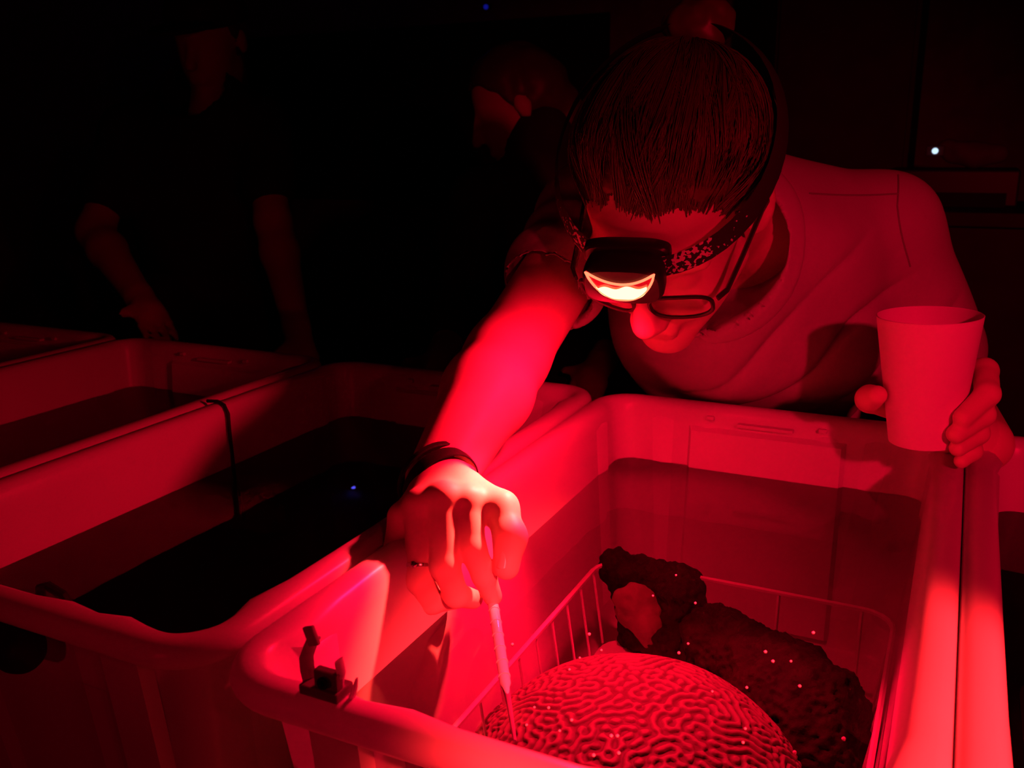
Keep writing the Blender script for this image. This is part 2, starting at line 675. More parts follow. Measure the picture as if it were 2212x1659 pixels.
def outer_rib(x, w):
    mb = MB()
    zt, zb = -0.0185, -0.262
    yo = lambda z: -(HL - (0.0245 + (0.050 - 0.0245) * (-0.022 - z) / 0.240))
    o = 0.009
    b = 0.003
    vs = []
    for z in (zt, zb):
        vs += [(x - w, yo(z) + 0.001, RIM + z), (x - w + b, yo(z) - o, RIM + z), (x + w - b, yo(z) - o, RIM + z), (x + w, yo(z) + 0.001, RIM + z)]
    mb.add(vs, [(0, 1, 5, 4), (1, 2, 6, 5), (2, 3, 7, 6), (0, 3, 2, 1), (4, 5, 6, 7)])
    return mb


_parts = {}


def make_tote(cx, label, dy=0.0):
    t = thing('storage_tote', label, 'tote', (cx, TCY + dy, 0.0), 'white plastic totes in a row on the bench')
    link('tote_shell', tote_body, M['tote'], t)
    for nm, mb in (('end_panel', lambda: end_panel(1)), ('end_panel', lambda: end_panel(-1)),
                   ('rib', lambda: outer_rib(-0.115, 0.020)), ('rib', lambda: outer_rib(0.115, 0.020))):
        key = (nm, mb.__code__.co_consts, mb.__code__.co_names)
        if key not in _parts:
            o = mb().build(nm, M['tote'], t, smooth=False)
            _parts[key] = o.data
        else:
            link(nm, _parts[key], M['tote'], t)
    # moulded hand-hold lip on the far end wall: a slot and two little nubs
    if 'lip' not in _parts:
        mb = MB()
        yb = HL - wall_d(-0.018)
        mb.box((0.0, yb - 0.003, RIM - 0.0175), (0.062, 0.010, 0.004), bevel=0.001)
        _parts['lip'] = mb.build('hand_hold_lip', M['tote'], t, smooth=False).data
        mb = MB()
        mb.box((0, yb - 0.004, RIM - 0.0125), (0.009, 0.006, 0.005), bevel=0.0015)
        nb = mb.build('nub', M['tote'], t, smooth=False)
        nb.location = (-0.062, 0, 0)
        _parts['nub'] = nb.data
        link('nub', _parts['nub'], M['tote'], t, (0.062, 0, 0))
    else:
        link('hand_hold_lip', _parts['lip'], M['tote'], t)
        link('nub', _parts['nub'], M['tote'], t, (-0.062, 0, 0))
        link('nub', _parts['nub'], M['tote'], t, (0.062, 0, 0))
    return t


def make_water(cx, label):
    d = wall_d(WATER_Z - RIM) - 0.0005
    pts, _ = rrect(TW / 2 - d, HL - d, 0.024, 3, 6)
    me = mesh_np('water', np.column_stack([pts, np.zeros(len(pts))]), [tuple(range(len(pts)))], smooth=False)
    o = link('water', me, M['water'], None, (cx, TCY, WATER_Z))
    return tag(o, label, 'water', 'still water in the totes')


totes = [
    (TCX, 'white plastic tote holding the brain coral, under the leaning person',
     'clear water covering the brain coral in the middle tote'),
    (TCX - PITCH_X, 'white plastic tote left of the coral tote, with a black hose over its wall',
     'dark water in the tote with the black hose'),
    (TCX - 2 * PITCH_X, 'dim white tote between the black-hose tote and the farthest tote',
     'dark water in the dim second tote from the left edge'),
    (TCX - 3 * PITCH_X, 'dimmest white tote at the far left edge of the row',
     'dark water in the tote at the far left edge'),
    (TCX + 0.4056, 'white plastic tote at the right edge beside the bright shared rim',
     'water in the tote at the right edge of the photo'),
]
for i, (cx, lab, wlab) in enumerate(totes):
    dy = 0.0 if i in (0, 4) else 0.008
    make_tote(cx, lab, dy)
    make_water(cx, wlab).location.y += dy

# bench under the totes
bench = thing('bench', 'long pale bench carrying the row of white totes', 'bench', (-0.6, TCY, 0))
BT = RIM - 0.267
MB().box((0, 0, BT - 0.02), (2.45, 0.78, 0.038), bevel=0.003).build('bench_top', M['bench'], bench, smooth=False)
for sx in (-1.15, 0, 1.15):
    for sy in (-0.33, 0.33):
        MB().box((sx, sy, (BT - 0.04) / 2), (0.05, 0.05, BT - 0.04)).build('leg', M['bench'], bench, smooth=False)


# ------------------------------------------------------------------ wire baskets
def make_basket(cx, label, x0=-0.135, x1=0.158, y0=0.405, y1=0.865):
    zt, zb = 0.862, FLOOR_Z + 0.045
    t = thing('plastic_basket', label, 'basket', (cx, 0, 0), 'pale open baskets standing in the totes')
    r = 0.03
    pts, _ = rrect((x1 - x0) / 2, (y1 - y0) / 2, r, 4, 5)
    c = np.array([(x0 + x1) / 2, (y0 + y1) / 2])
    MB().tube([(*(p + c), zt) for p in pts], 0.0026, 6, closed=True).build('rim', M['white_plastic'], t)
    pts2, _ = rrect((x1 - x0) / 2 - 0.012, (y1 - y0) / 2 - 0.012, r, 4, 5)
    n = len(pts2)
    mb = MB()
    mb.add([(*(p + c), zb) for p in pts2] + [(*(p + c), zb - 0.003) for p in pts2],
           [tuple(range(n)), tuple(range(2 * n - 1, n - 1, -1))] + [(j, (j + 1) % n, n + (j + 1) % n, n + j) for j in range(n)])
    mb.build('base', M['white_plastic'], t, smooth=False)

    def rib(a, b, rr=0.0013):
        MB().tube([a, b], rr, 5).build('rib', M['white_plastic'], t)
    ins = 0.012
    k = int((y1 - y0 - 2 * r) / 0.036)
    for i in range(k + 1):
        y = y0 + r + (y1 - y0 - 2 * r) * i / k
        rib((x0, y, zt), (x0 + ins, y, zb))
        rib((x1, y, zt), (x1 - ins, y, zb))
    for i in range(4):
        x = x0 + r + (x1 - x0 - 2 * r) * i / 3
        rib((x, y1, zt), (x, y1 - ins, zb), 0.002)
        rib((x, y0, zt), (x, y0 + ins, zb), 0.002)
    return t


make_basket(TCX, 'pale open basket under the brain coral in the middle tote')
make_basket(TCX + PITCH_X, 'pale open basket in the tote at the right edge of the photo', -0.15, 0.15, 0.42, 0.80)
BASE_Z = FLOOR_Z + 0.045


# ------------------------------------------------------------------ corals
def labyrinth(n, cells, it=40):
    fx = np.fft.fftfreq(n)[:, None] * n
    fy = np.fft.fftfreq(n)[None] * n
    k = np.hypot(fx, fy)
    H = np.exp(-((k - cells) / (cells * 0.30)) ** 2)
    u = rng.standard_normal((n, n))
    for _ in range(it):
        u = np.real(np.fft.ifft2(np.fft.fft2(u) * H))
        u = np.tanh(u / u.std() * 1.6)
    u = np.real(np.fft.ifft2(np.fft.fft2(u) * np.exp(-(k / (cells * 2.6)) ** 2)))
    return u / np.abs(u).max()


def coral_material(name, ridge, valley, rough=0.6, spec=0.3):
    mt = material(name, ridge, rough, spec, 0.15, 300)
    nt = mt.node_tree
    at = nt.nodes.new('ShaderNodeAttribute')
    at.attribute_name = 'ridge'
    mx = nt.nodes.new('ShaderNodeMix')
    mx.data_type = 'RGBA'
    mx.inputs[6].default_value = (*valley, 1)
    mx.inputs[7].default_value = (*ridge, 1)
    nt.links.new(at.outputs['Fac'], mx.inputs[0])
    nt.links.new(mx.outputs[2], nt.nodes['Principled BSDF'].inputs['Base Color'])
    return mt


def brain_coral(c, rx, ry, h):
    n = 400
    lab = labyrinth(n, 54, 6)
    g = np.linspace(-1, 1, n)
    U, W = np.meshgrid(g, g, indexing='ij')
    # square -> disc
    X = U * np.sqrt(1 - W * W / 2)
    Y = W * np.sqrt(1 - U * U / 2)
    r = np.clip(np.hypot(X, Y), 0, 1)
    lump = 1 + 0.05 * vnoise(np.stack([X, Y, 0 * X], -1), 2.2, 3)
    th = r * math.pi * 0.56
    rad = np.sin(th) / math.sin(math.pi * 0.5)
    ux, uy = np.where(r > 1e-6, X / np.maximum(r, 1e-6), 0), np.where(r > 1e-6, Y / np.maximum(r, 1e-6), 0)
    ridge = np.clip(lab * (0.75 + 0.6 * vnoise(np.stack([X, Y, 0 * X], -1), 3.0, 11)) + 0.5, 0, 1)
    ridge = ridge * ridge * (3 - 2 * ridge)
    gr = 0.0019 * (ridge - 0.5)
    px = (rx * lump + gr) * rad * ux
    py = (ry * lump + gr) * rad * uy
    pz = (h + gr) * np.cos(th) * lump
    verts = np.stack([px, py, pz], -1).reshape(-1, 3)
    i = np.arange(n - 1)
    a = (i[:, None] * n + i[None]).ravel()
    faces = np.stack([a, a + n, a + n + 1, a + 1], 1)
    me = mesh_np('brain_coral', verts, faces)
    at = me.attributes.new('ridge', 'FLOAT', 'POINT')
    at.data.foreach_set('value', ridge.ravel().astype(np.float32))
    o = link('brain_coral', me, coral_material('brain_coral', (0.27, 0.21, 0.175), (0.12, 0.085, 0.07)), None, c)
    return tag(o, 'large domed brain coral with winding ridges in the middle tote', 'coral')


brain_coral((-0.195, 0.615, BASE_Z + 0.012), 0.138, 0.138, 0.084)


def sdf_object(name, sdf, mat, parent=None, origin=(0, 0, 0), it=1, disp=None):
    v, f = sdf.mesh()
    v = relax(v, f, it)
    if disp is not None:
        v = v + normals(v, f) * disp(v)[:, None]
    me = mesh_np(name, v - np.asarray(origin, float), f)
    return link(name, me, mat, parent, origin if parent is None else None), v, f


M['dark_coral'] = material('dark_coral', (0.018, 0.012, 0.010), 0.8, 0.15, 0.6, 220, 0.4, vscale=60)
M['pale_coral'] = material('bare_coral', (0.24, 0.18, 0.15), 0.8, 0.2, 0.4, 150, 0.2, vscale=40)

# long dark coral lying at the back right of the basket
s = SDF((-0.24, 0.60, BASE_Z - 0.01), (0.02, 0.90, 0.90), 0.0022)
s.cone((-0.175, 0.815, BASE_Z + 0.038), (-0.075, 0.735, BASE_Z + 0.040), 0.038, 0.046, 0.02)
s.cone((-0.10, 0.75, BASE_Z + 0.035), (-0.065, 0.70, BASE_Z + 0.028), 0.046, 0.034, 0.02)
s.ell((-0.185, 0.835, BASE_Z + 0.03), (0.03, 0.028, 0.034), k=0.02)
o, _, _ = sdf_object('dark_coral', s, M['dark_coral'], None, (-0.12, 0.77, BASE_Z), 1,
                     lambda v: 0.0026 * vnoise(v, 260, 1) + 0.005 * vnoise(v, 60, 2))
tag(o, 'long dark furry-edged coral lying across the back right of the basket', 'coral')
# dark coral with a bare patch at the back left corner
s = SDF((-0.36, 0.76, BASE_Z - 0.01), (-0.16, 0.93, 0.92), 0.002)
s.cone((-0.300, 0.862, BASE_Z + 0.078), (-0.238, 0.858, BASE_Z + 0.070), 0.018, 0.022, 0.015)
s.cone((-0.222, 0.852, BASE_Z + 0.070), (-0.222, 0.838, BASE_Z + 0.012), 0.022, 0.024, 0.015)
s.cone((-0.290, 0.862, BASE_Z + 0.06), (-0.270, 0.850, BASE_Z + 0.012), 0.016, 0.020, 0.02)
s.cone((-0.262, 0.842, BASE_Z + 0.02), (-0.230, 0.832, BASE_Z + 0.016), 0.018, 0.022, 0.015)
o, _, _ = sdf_object('dark_coral', s, M['dark_coral'], None, (-0.25, 0.85, BASE_Z), 1,
                     lambda v: 0.0022 * vnoise(v, 240, 5) + 0.004 * vnoise(v, 70, 6))
tag(o, 'dark lumpy coral with a pale bare patch in the basket corner', 'coral')
s = SDF((-0.33, 0.78, BASE_Z), (-0.18, 0.90, 0.9), 0.0022)
s.ell((-0.268, 0.838, BASE_Z + 0.048), (0.026, 0.014, 0.026), k=0.01)
s.ell((-0.250, 0.828, BASE_Z + 0.030), (0.016, 0.012, 0.022), k=0.012)
sdf_object('bare_patch', s, M['pale_coral'], o, (-0.25, 0.85, BASE_Z), 1, lambda v: 0.003 * vnoise(v, 120, 9))

# egg bundles drifting at the surface
eggs = [(735, 600), (637, 635), (590, 688), (1130, 570), (1075, 258), (1163, 385), (1700, 520), (1482, 607), (1516, 650), (1598, 650),
        (1638, 763), (1397, 770), (1240, 788), (430, 860), (545, 967), (780, 990), (808, 990), (700, 1078), (814, 1068), (1390, 957),
        (1380, 1020), (1615, 1065), (1838, 1003), (330, 573), (680, 527), (970, 352), (1088, 612), (600, 918), (495, 862), (395, 940)]
bm = bmesh.new()
bmesh.ops.create_icosphere(bm, subdivisions=2, radius=1.0)
for v in bm.verts:
    v.co *= 1 + 0.14 * math.sin(7 * v.co.x + 3 * v.co.y) + 0.1 * math.sin(6 * v.co.z + 5 * v.co.x)
egg_me = bpy.data.meshes.new('egg_bundle')
bm.to_mesh(egg_me)
bm.free()
egg_me.polygons.foreach_set('use_smooth', np.ones(len(egg_me.polygons), bool))
for i, (ex, ey) in enumerate(eggs):
    p = PZ(950 + ex / 2.1067, 1120 + ey / 2.1067, WATER_Z)
    o = link('egg_bundle', egg_me, M['egg'], None, p)
    s_ = 0.0009 + 0.0005 * random.random()
    o.scale = (s_, s_, s_)
    tag(o, 'tiny pale egg bundle floating on the water above the corals', 'egg bundle', 'egg bundles floating over the corals')

# ------------------------------------------------------------------ the leaning person
HC = V(-0.249, 0.855, 1.236)
HF, HU, HLx = nrm((-0.050, -0.672, -0.739)), None, nrm((0.9965, 0.015, -0.082))
HLx = nrm(HLx - HF * (HLx @ HF))
HU = np.cross(HF, HLx)
HAX = np.stack([HF, HU, HLx])


def H(a, b, c):
    return HC + HF * a + HU * b + HLx * c


ORG = V(-0.24, 1.46, 0.0)
shR, elR, wrR = P(1285, 470, 1.08), P(1095, 772, 0.93), P(948, 1035, 0.785)
shL, elL, wrL = V(-0.092, 1.210, 1.190), V(-0.008, 1.270, 0.985), V(0.038, 1.005, 0.998)
NECK = V(-0.250, 1.060, 1.215)
PELV = V(-0.240, 1.470, 0.900)
SPN = nrm(PELV - NECK)
CHN = nrm(V(0, -0.61, -0.79) - SPN * (V(0, -0.61, -0.79) @ SPN))
LAT = np.cross(CHN, SPN)
if LAT[0] < 0:
    LAT = -LAT
TAX = np.stack([LAT, SPN, CHN])


def T(l, s_, n_):
    return NECK + LAT * l + SPN * s_ + CHN * n_


def head(s):
    s.ell(H(-0.012, 0.035, 0), (0.097, 0.086, 0.076), HAX, 0.01)
    s.ell(H(0.028, -0.030, 0), (0.066, 0.085, 0.060), HAX, 0.02)
    for g in (-1, 1):
        s.cone(H(0.000, -0.060, g * 0.052), H(0.070, -0.106, g * 0.012), 0.016, 0.015, 0.02)
        s.ell(H(0.064, -0.030, g * 0.036), (0.024, 0.026, 0.024), HAX, 0.02)
        s.cone(H(0.082, 0.024, g * 0.012), H(0.070, 0.026, g * 0.048), 0.010, 0.009, 0.012)
        s.ell(H(0.094, 0.004, g * 0.032), (0.014, 0.012, 0.016), HAX, 0.010, 'sub')
        s.ell(H(0.073, 0.003, g * 0.031), (0.0125, 0.0115, 0.0135), HAX, 0.003)
        s.ell(H(0.099, -0.040, g * 0.0115), (0.010, 0.008, 0.0075), HAX, 0.006)
        # ear
        s.ell(H(-0.012, -0.002, g * 0.079), (0.020, 0.031, 0.0075), nrm_axes(H_axes_tilt(g)), 0.006)
        s.ell(H(-0.008, 0.000, g * 0.087), (0.011, 0.019, 0.006), nrm_axes(H_axes_tilt(g)), 0.003, 'sub')
    s.ell(H(0.076, -0.104, 0), (0.018, 0.016, 0.020), HAX, 0.015)
    s.cone(H(0.088, 0.012, 0), H(0.110, -0.034, 0), 0.0085, 0.0125, 0.010)
    s.cone(H(0.091, -0.066, -0.016), H(0.091, -0.066, 0.016), 0.0065, 0.0065, 0.008)
    s.cone(H(0.088, -0.077, -0.013), H(0.088, -0.077, 0.013), 0.0075, 0.0075, 0.006)
    s.cone(H(0.1015, -0.0715, -0.02), H(0.1015, -0.0715, 0.02), 0.003, 0.003, 0.003, 'sub')


def H_axes_tilt(g):
    t = math.radians(25)
    # ear plane swings out a little behind
    l2 = HLx * math.cos(t) + HF * (math.sin(t) * g) * 0.9
    f2 = HF * math.cos(t) - HLx * (math.sin(t) * g)
    return np.stack([f2, HU, l2])


def nrm_axes(a):
    f2 = nrm(a[0])
    u2 = nrm(a[1] - f2 * (a[1] @ f2))
    return np.stack([f2, u2, np.cross(f2, u2)])


s = SDF((-0.56, 0.54, 0.86), (0.16, 1.52, 1.42), 0.0034)
head(s)
s.cone(H(-0.035, -0.055, 0), NECK + V(0, 0.02, 0), 0.055, 0.060, 0.02)
s.ell(T(0, 0.16, -0.02), (0.125, 0.18, 0.065), TAX, 0.03)
s.cone(T(0, 0.25, 0), PELV, 0.10, 0.11, 0.04)
s.cone(NECK + V(-0.03, 0.03, -0.01), shR, 0.05, 0.046, 0.03)
s.cone(NECK + V(0.03, 0.04, -0.01), shL, 0.05, 0.046, 0.03)
s.chain([shR, elR], [0.043, 0.040], 0.02)
fm = elR + (wrR - elR) * 0.32
s.chain([elR, fm, wrR], [0.039, 0.041, 0.0285], 0.02)
s.chain([shL, elL], [0.048, 0.040], 0.02)
fml = elL + (wrL - elL) * 0.32
s.chain([elL, fml, wrL], [0.039, 0.040, 0.028], 0.02)
bv, bf = s.mesh()
bv = relax(bv, bf, 2)

# ---- right hand pinching the pipette (fine grid, overlapping the forearm under the wristband)
DH = 0.738
s = SDF((-0.43, 0.49, 0.92), (-0.24, 0.73, 1.10), 0.0014)
wr2 = P(962, 1068, 0.768)
s.cone(wrR, wr2, 0.0285, 0.026, 0.01)
mcp = {'i': P(1008, 1080, DH - 0.016), 'm': P(957, 1074, DH - 0.022), 'r': P(906, 1088, DH - 0.016), 'p': P(868, 1116, DH - 0.004)}
for kx, rr in (('i', 0.0125), ('m', 0.0125), ('r', 0.012), ('p', 0.011)):
    s.cone(wr2, mcp[kx], 0.021, rr, 0.014)
fing = {
    'i': ([mcp['i'], P(1020, 1185, DH - 0.028), P(1046, 1244, DH - 0.020), P(1064, 1288, DH - 0.012)], [0.01198, 0.01049, 0.0092, 0.0077]),
    'm': ([mcp['m'], P(962, 1222, DH - 0.034), P(985, 1285, DH - 0.016), P(1022, 1294, DH + 0.004)], [0.01198, 0.01091, 0.00963, 0.00792]),
    'r': ([mcp['r'], P(903, 1250, DH - 0.028), P(935, 1300, DH - 0.006), P(980, 1296, DH + 0.014)], [0.01134, 0.01027, 0.0092, 0.0077]),
    'p': ([mcp['p'], P(848, 1212, DH - 0.012), P(872, 1284, DH + 0.004), P(910, 1298, DH + 0.022)], [0.01049, 0.0092, 0.00835, 0.00706]),
}
for pts, rs in fing.values():
    s.chain(pts, rs, 0.004)
thumb = [P(1010, 1075, DH + 0.004), P(1082, 1098, DH - 0.010), P(1103, 1160, DH - 0.028), P(1094, 1224, DH - 0.032)]
s.chain(thumb, [0.02033, 0.01338, 0.01198, 0.01017], 0.007)
s.cone(thumb[1], mcp['i'], 0.006, 0.006, 0.010)
# palm heel
s.cone(P(985, 1060, DH + 0.012), P(930, 1150, DH + 0.016), 0.018, 0.016, 0.012)
hv, hf = s.mesh()
hv = relax(hv, hf, 2)

# ---- left hand wrapped round the cup
CUP_T, CUP_B = P(2008, 681, 0.842), P(1994, 952, 0.872)
CUP_AX = nrm(CUP_T - CUP_B)
CUP_H = np.linalg.norm(CUP_T - CUP_B)
CR_T, CR_B = 0.0452, 0.0305


def cup_pt(h, ang, off):
    """a point around the cup: h metres above its base, angle from the viewer's side, off metres outside its wall"""
    r = CR_B + (CR_T - CR_B) * h / CUP_H + off
    toward = nrm(-FWD - CUP_AX * (-FWD @ CUP_AX))
    side = np.cross(CUP_AX, toward)
    if side @ RIGHT < 0:
        side = -side
    return CUP_B + CUP_AX * h + toward * (r * math.cos(ang)) + side * (r * math.sin(ang))


D2 = math.radians
s = SDF(np.min([cup_pt(-0.05, a, 0.06) for a in np.linspace(0, 6.28, 12)] + [wrL], 0) - 0.04,
        np.max([cup_pt(0.13, a, 0.06) for a in np.linspace(0, 6.28, 12)] + [wrL], 0) + 0.03, 0.0015)
lm = {}
specs = [('i', 0.058, 0.034, 0.0112), ('m', 0.034, 0.019, 0.0110), ('r', 0.013, 0.004, 0.0102), ('p', -0.006, -0.012, 0.0088)]
hand_c = cup_pt(0.010, D2(150), 0.024)
for kx, h0, h1, r in specs:
    o1 = r + 0.0005
    base = cup_pt(h0 - 0.004, D2(128), o1 + 0.008)
    p1 = cup_pt(h0 + 0.004, D2(98), o1 + 0.009)
    p2 = cup_pt((h0 + h1) / 2 + 0.004, D2(58), o1 + 0.003)
    p3 = cup_pt(h1, D2({'i': 20, 'm': 14, 'r': 22, 'p': 40}[kx]), o1 - 0.002)
    s.chain([base, p1, p2, p3], [r * 1.12, r * 1.05, r * 0.95, r * 0.78], 0.004)
    s.cone(hand_c, base, 0.017, r * 1.2, 0.014)
    lm[kx] = (p2, p3)
s.cone(hand_c, wrL, 0.020, 0.027, 0.015)
s.cone(hand_c, cup_pt(0.030, D2(170), 0.018), 0.018, 0.015, 0.014)
tb = [cup_pt(0.020, D2(185), 0.018), cup_pt(0.033, D2(225), 0.018), cup_pt(0.042, D2(256), 0.013), cup_pt(0.048, D2(272), 0.0095)]
s.chain(tb, [0.015, 0.0125, 0.0112, 0.0092], 0.006)
# fingers stay outside the cup wall
lv, lf = s.mesh()
lv = relax(lv, lf, 2)

allv = np.concatenate([bv, hv, lv])
allf = np.concatenate([bf, hf + len(bv), lf + len(bv) + len(hv)])
person = link('person', mesh_np('person', allv - ORG, allf), M['skin'], None, ORG)
tag(person, 'person in a grey t-shirt with red headlamp leaning over the tote with a pipette', 'person')


def skin_patch(c, n_, t_, w, l, name='fingernail'):
    """a slightly domed nail lying on a fingertip"""
    n_ = nrm(n_)
    t_ = nrm(t_ - n_ * (t_ @ n_))
    b_ = np.cross(n_, t_)
    vs, fs = [], []
    K = 6
    for i in range(K + 1):
        for j in range(K + 1):
            u, v = -1 + 2 * i / K, -1 + 2 * j / K
            x, y = u * math.sqrt(1 - v * v / 2), v * math.sqrt(1 - u * u / 2.6)
            vs.append(c + b_ * (x * w) + t_ * (y * l) - n_ * (w * 0.75 * x * x) + n_ * 0.0003)
    for i in range(K):
        for j in range(K):
            a = i * (K + 1) + j
            fs.append((a, a + 1, a + K + 2, a + K + 1))
    return MB().add(vs, fs).build(name, M['nail'], person, origin=ORG)


tdir = thumb[3] - thumb[2]
tn = nrm(-FWD + RIGHT * -0.45 + UP * 0.2)
tn = nrm(tn - nrm(tdir) * (tn @ nrm(tdir)))
skin_patch(thumb[2] + tdir * 0.72 + tn * 0.0110, tn, tdir, 0.0064, 0.0084)

# ---- t-shirt
s = SDF((-0.58, 0.80, 0.84), (0.16, 1.62, 1.40), 0.0034)
s.ell(T(0, 0.16, 0.015), (0.172, 0.215, 0.105), TAX, 0.03)
s.ell(T(-0.06, 0.19, 0.085), (0.095, 0.13, 0.07), TAX, 0.05)
s.ell(T(0.07, 0.19, 0.080), (0.095, 0.13, 0.07), TAX, 0.05)
s.cone(T(0, 0.25, 0.01), T(0, 0.50, 0.0), 0.135, 0.15, 0.06)
s.cone(NECK + V(-0.02, 0.03, -0.005), shR, 0.068, 0.062, 0.05)
s.cone(NECK + V(0.02, 0.04, -0.005), shL, 0.068, 0.064, 0.05)
uaR, uaL = elR - shR, elL - shL
s.cone(shR, shR + uaR * 0.46, 0.060, 0.0585, 0.03)
s.cone(shL, shL + uaL * 0.74, 0.065, 0.070, 0.03)
s.cone(T(0, 0.02, 0.06), T(0, 0.10, 0.09), 0.085, 0.09, 0.05)
# openings
pre = s.d.copy()
NDIR = nrm(HC - NECK)
s.cone(NECK - NDIR * 0.03 + CHN * 0.03, NECK + NDIR * 0.16 + CHN * 0.06, 0.078, 0.098, 0.012, 'sub')
s.cone(shR + uaR * 0.50, shR + uaR * 1.2, 0.0485, 0.054, 0.004, 'sub')
s.cone(shL + uaL * 0.60, shL + uaL * 1.3, 0.058, 0.064, 0.006, 'sub')
s.clip(lambda G: ((G - (shR + uaR * 0.52)) @ nrm(uaR) if False else np.full(G.shape[:3], -1.0)))


def folds(v):
    d = np.zeros(len(v))
    q = v - NECK
    l, sp, n_ = q @ LAT, q @ SPN, q @ CHN
    fr = np.clip((n_ + 0.02) / 0.10, 0, 1)
    ph = 90 * (sp * 0.75 + 0.65 * l + 0.45 * n_) + 2.4 * vnoise(v, 7, 3)
    d -= 0.015 * fr * (1 - np.abs(np.sin(ph / 2))) ** 3 * np.clip(0.45 + 1.2 * vnoise(v, 9, 4), 0, 1)
    d += 0.006 * fr * vnoise(v, 14, 8)
    # sleeve creases run round the arm
    a = (v - shR) @ nrm(uaR)
    near = ((a > -0.05) & (a < 0.3)) * np.exp(-(np.linalg.norm(np.cross(v - shR, nrm(uaR)), axis=1) / 0.09) ** 4)
    d *= 1 - near
    d += 0.0028 * near * np.sin(150 * a + 40 * (v[:, 2]) + 2.0 * vnoise(v, 10, 2)) * np.clip(a / 0.05, 0, 1)
    d += 0.004 * (1 - near) * vnoise(v, 11, 12)
    return d


shirt, shv, shf = sdf_object('t_shirt', s, M['shirt'], person, ORG, 2, folds)
s2 = SDF((-0.58, 0.80, 0.84), (0.16, 1.62, 1.40), 0.0034)
s2.d = pre - np.float32(0.0022)
_na, _nb = NECK - NDIR * 0.03 + CHN * 0.03, NECK + NDIR * 0.16 + CHN * 0.06


def _hole(G):
    ba = _nb - _na
    pa = G - _na
    t = np.clip((pa @ ba) / (ba @ ba), 0, 1)
    q = pa - t[..., None] * ba
    return np.sqrt((q * q).sum(-1)) - (0.078 + 0.020 * t)


s2.clip(lambda G: _hole(G) - 0.016)
s2.clip(lambda G: -_hole(G) - 0.001)
s2.clip(lambda G: -(pre + 0.012))
sdf_object('collar', s2, M['shirt'], shirt, (0, 0, 0), 2, folds)[0].data.transform(Matrix.Translation(-Vector(ORG)))

from mathutils.bvhtree import BVHTree
shirt_bvh = BVHTree.FromPolygons([tuple(x) for x in shv], [tuple(int(i) for i in f) for f in shf])


def on_shirt(p, d, off=0.0012):
    hit = shirt_bvh.ray_cast(Vector(p), Vector(d))
    if hit[0] is None:
        return None
    return np.array(hit[0]) - nrm(d) * off


# collar band and stitched seams, laid on the cloth
def seam(pix, r, name, mat, depth=0.5):
    pts = []
    for (x, y) in pix:
        p0 = P(x, y, depth)
        q = on_shirt(p0, nrm(p0 - CAM), 0.0006)
        if q is not None:
            pts.append(q)
    if len(pts) > 2:
        return MB().tube(pts, r, 6).build(name, mat, person, origin=ORG)


seam([(1748 + 8 * i, 418 + 4 * math.sin(i / 8)) for i in range(25)], 0.0011, 'shoulder_seam', M['seam'])
seam([(1938 + 3 * math.sin(i / 3) + (0 if i < 9 else (i - 9) * 2.2), 345 + 11 * i) for i in range(22)], 0.0011, 'armhole_seam', M['seam'])

# ---- trousers and shoes, hidden below the totes
hipR, hipL = PELV + V(-0.09, 0.01, -0.03), PELV + V(0.09, 0.01, -0.03)
s = SDF((-0.46, 1.30, 0.02), (0.0, 1.72, 1.02), 0.008)
s.cone(PELV + V(-0.06, 0, 0.02), PELV + V(0.06, 0, 0.02), 0.125, 0.125, 0.04)
for hp, x in ((hipR, -0.35), (hipL, -0.13)):
    s.cone(hp, V(x, 1.50, 0.50), 0.095, 0.068, 0.03)
    s.cone(V(x, 1.50, 0.50), V(x, 1.56, 0.09), 0.066, 0.058, 0.02)
sdf_object('trousers', s, M['trousers'], person, ORG, 2)
for x in (-0.35, -0.13):
    s = SDF((x - 0.08, 1.28, -0.01), (x + 0.08, 1.66, 0.15), 0.006)
    s.cone(V(x, 1.58, 0.045), V(x, 1.38, 0.032), 0.043, 0.034, 0.02)
    s.cone(V(x, 1.57, 0.05), V(x, 1.565, 0.10), 0.044, 0.045, 0.02)
    s.clip(lambda G: -G[..., 2] + 0.001)
    sdf_object('shoe', s, M['shoe'], person, ORG, 1)

# ---- hair: cap, strands, bun
CR0 = V(-0.014, 0.037, 0.0)
CRAD = V(0.107, 0.097, 0.087)


def hair_clip(G):
    q = (G - HC) @ HAX.T
    a, b, c = q[..., 0], q[..., 1], np.abs(q[..., 2])
    t = np.clip((a + 0.045) / 0.115, 0, 1)
    g = -0.055 + 0.140 * t * t * (3 - 2 * t) - 0.25 * np.clip(c - 0.055, 0, 1) * (a > 0.0) * 1.0
    g = g + 0.007 * vnoise(q, 38, 17)
    return (g - b) * 0.8


s = SDF(HC - 0.17, HC + V(0.17, 0.20, 0.20), 0.003)
s.ell(H(*CR0), CRAD * 0.945, HAX, 0.01)
s.op(HC - 0.3, HC + 0.3, lambda G: -hair_clip(G), 0.022, 'sub')
BUN = V(-0.137, 0.092, -0.002)
s.ell(H(*BUN), (0.027, 0.024, 0.033), HAX, 0.02)
sdf_object('hair', s, M['hair'], person, ORG, 2, lambda v: 0.003 * vnoise(v, 45, 21) + 0.0015 * vnoise(v, 140, 22))

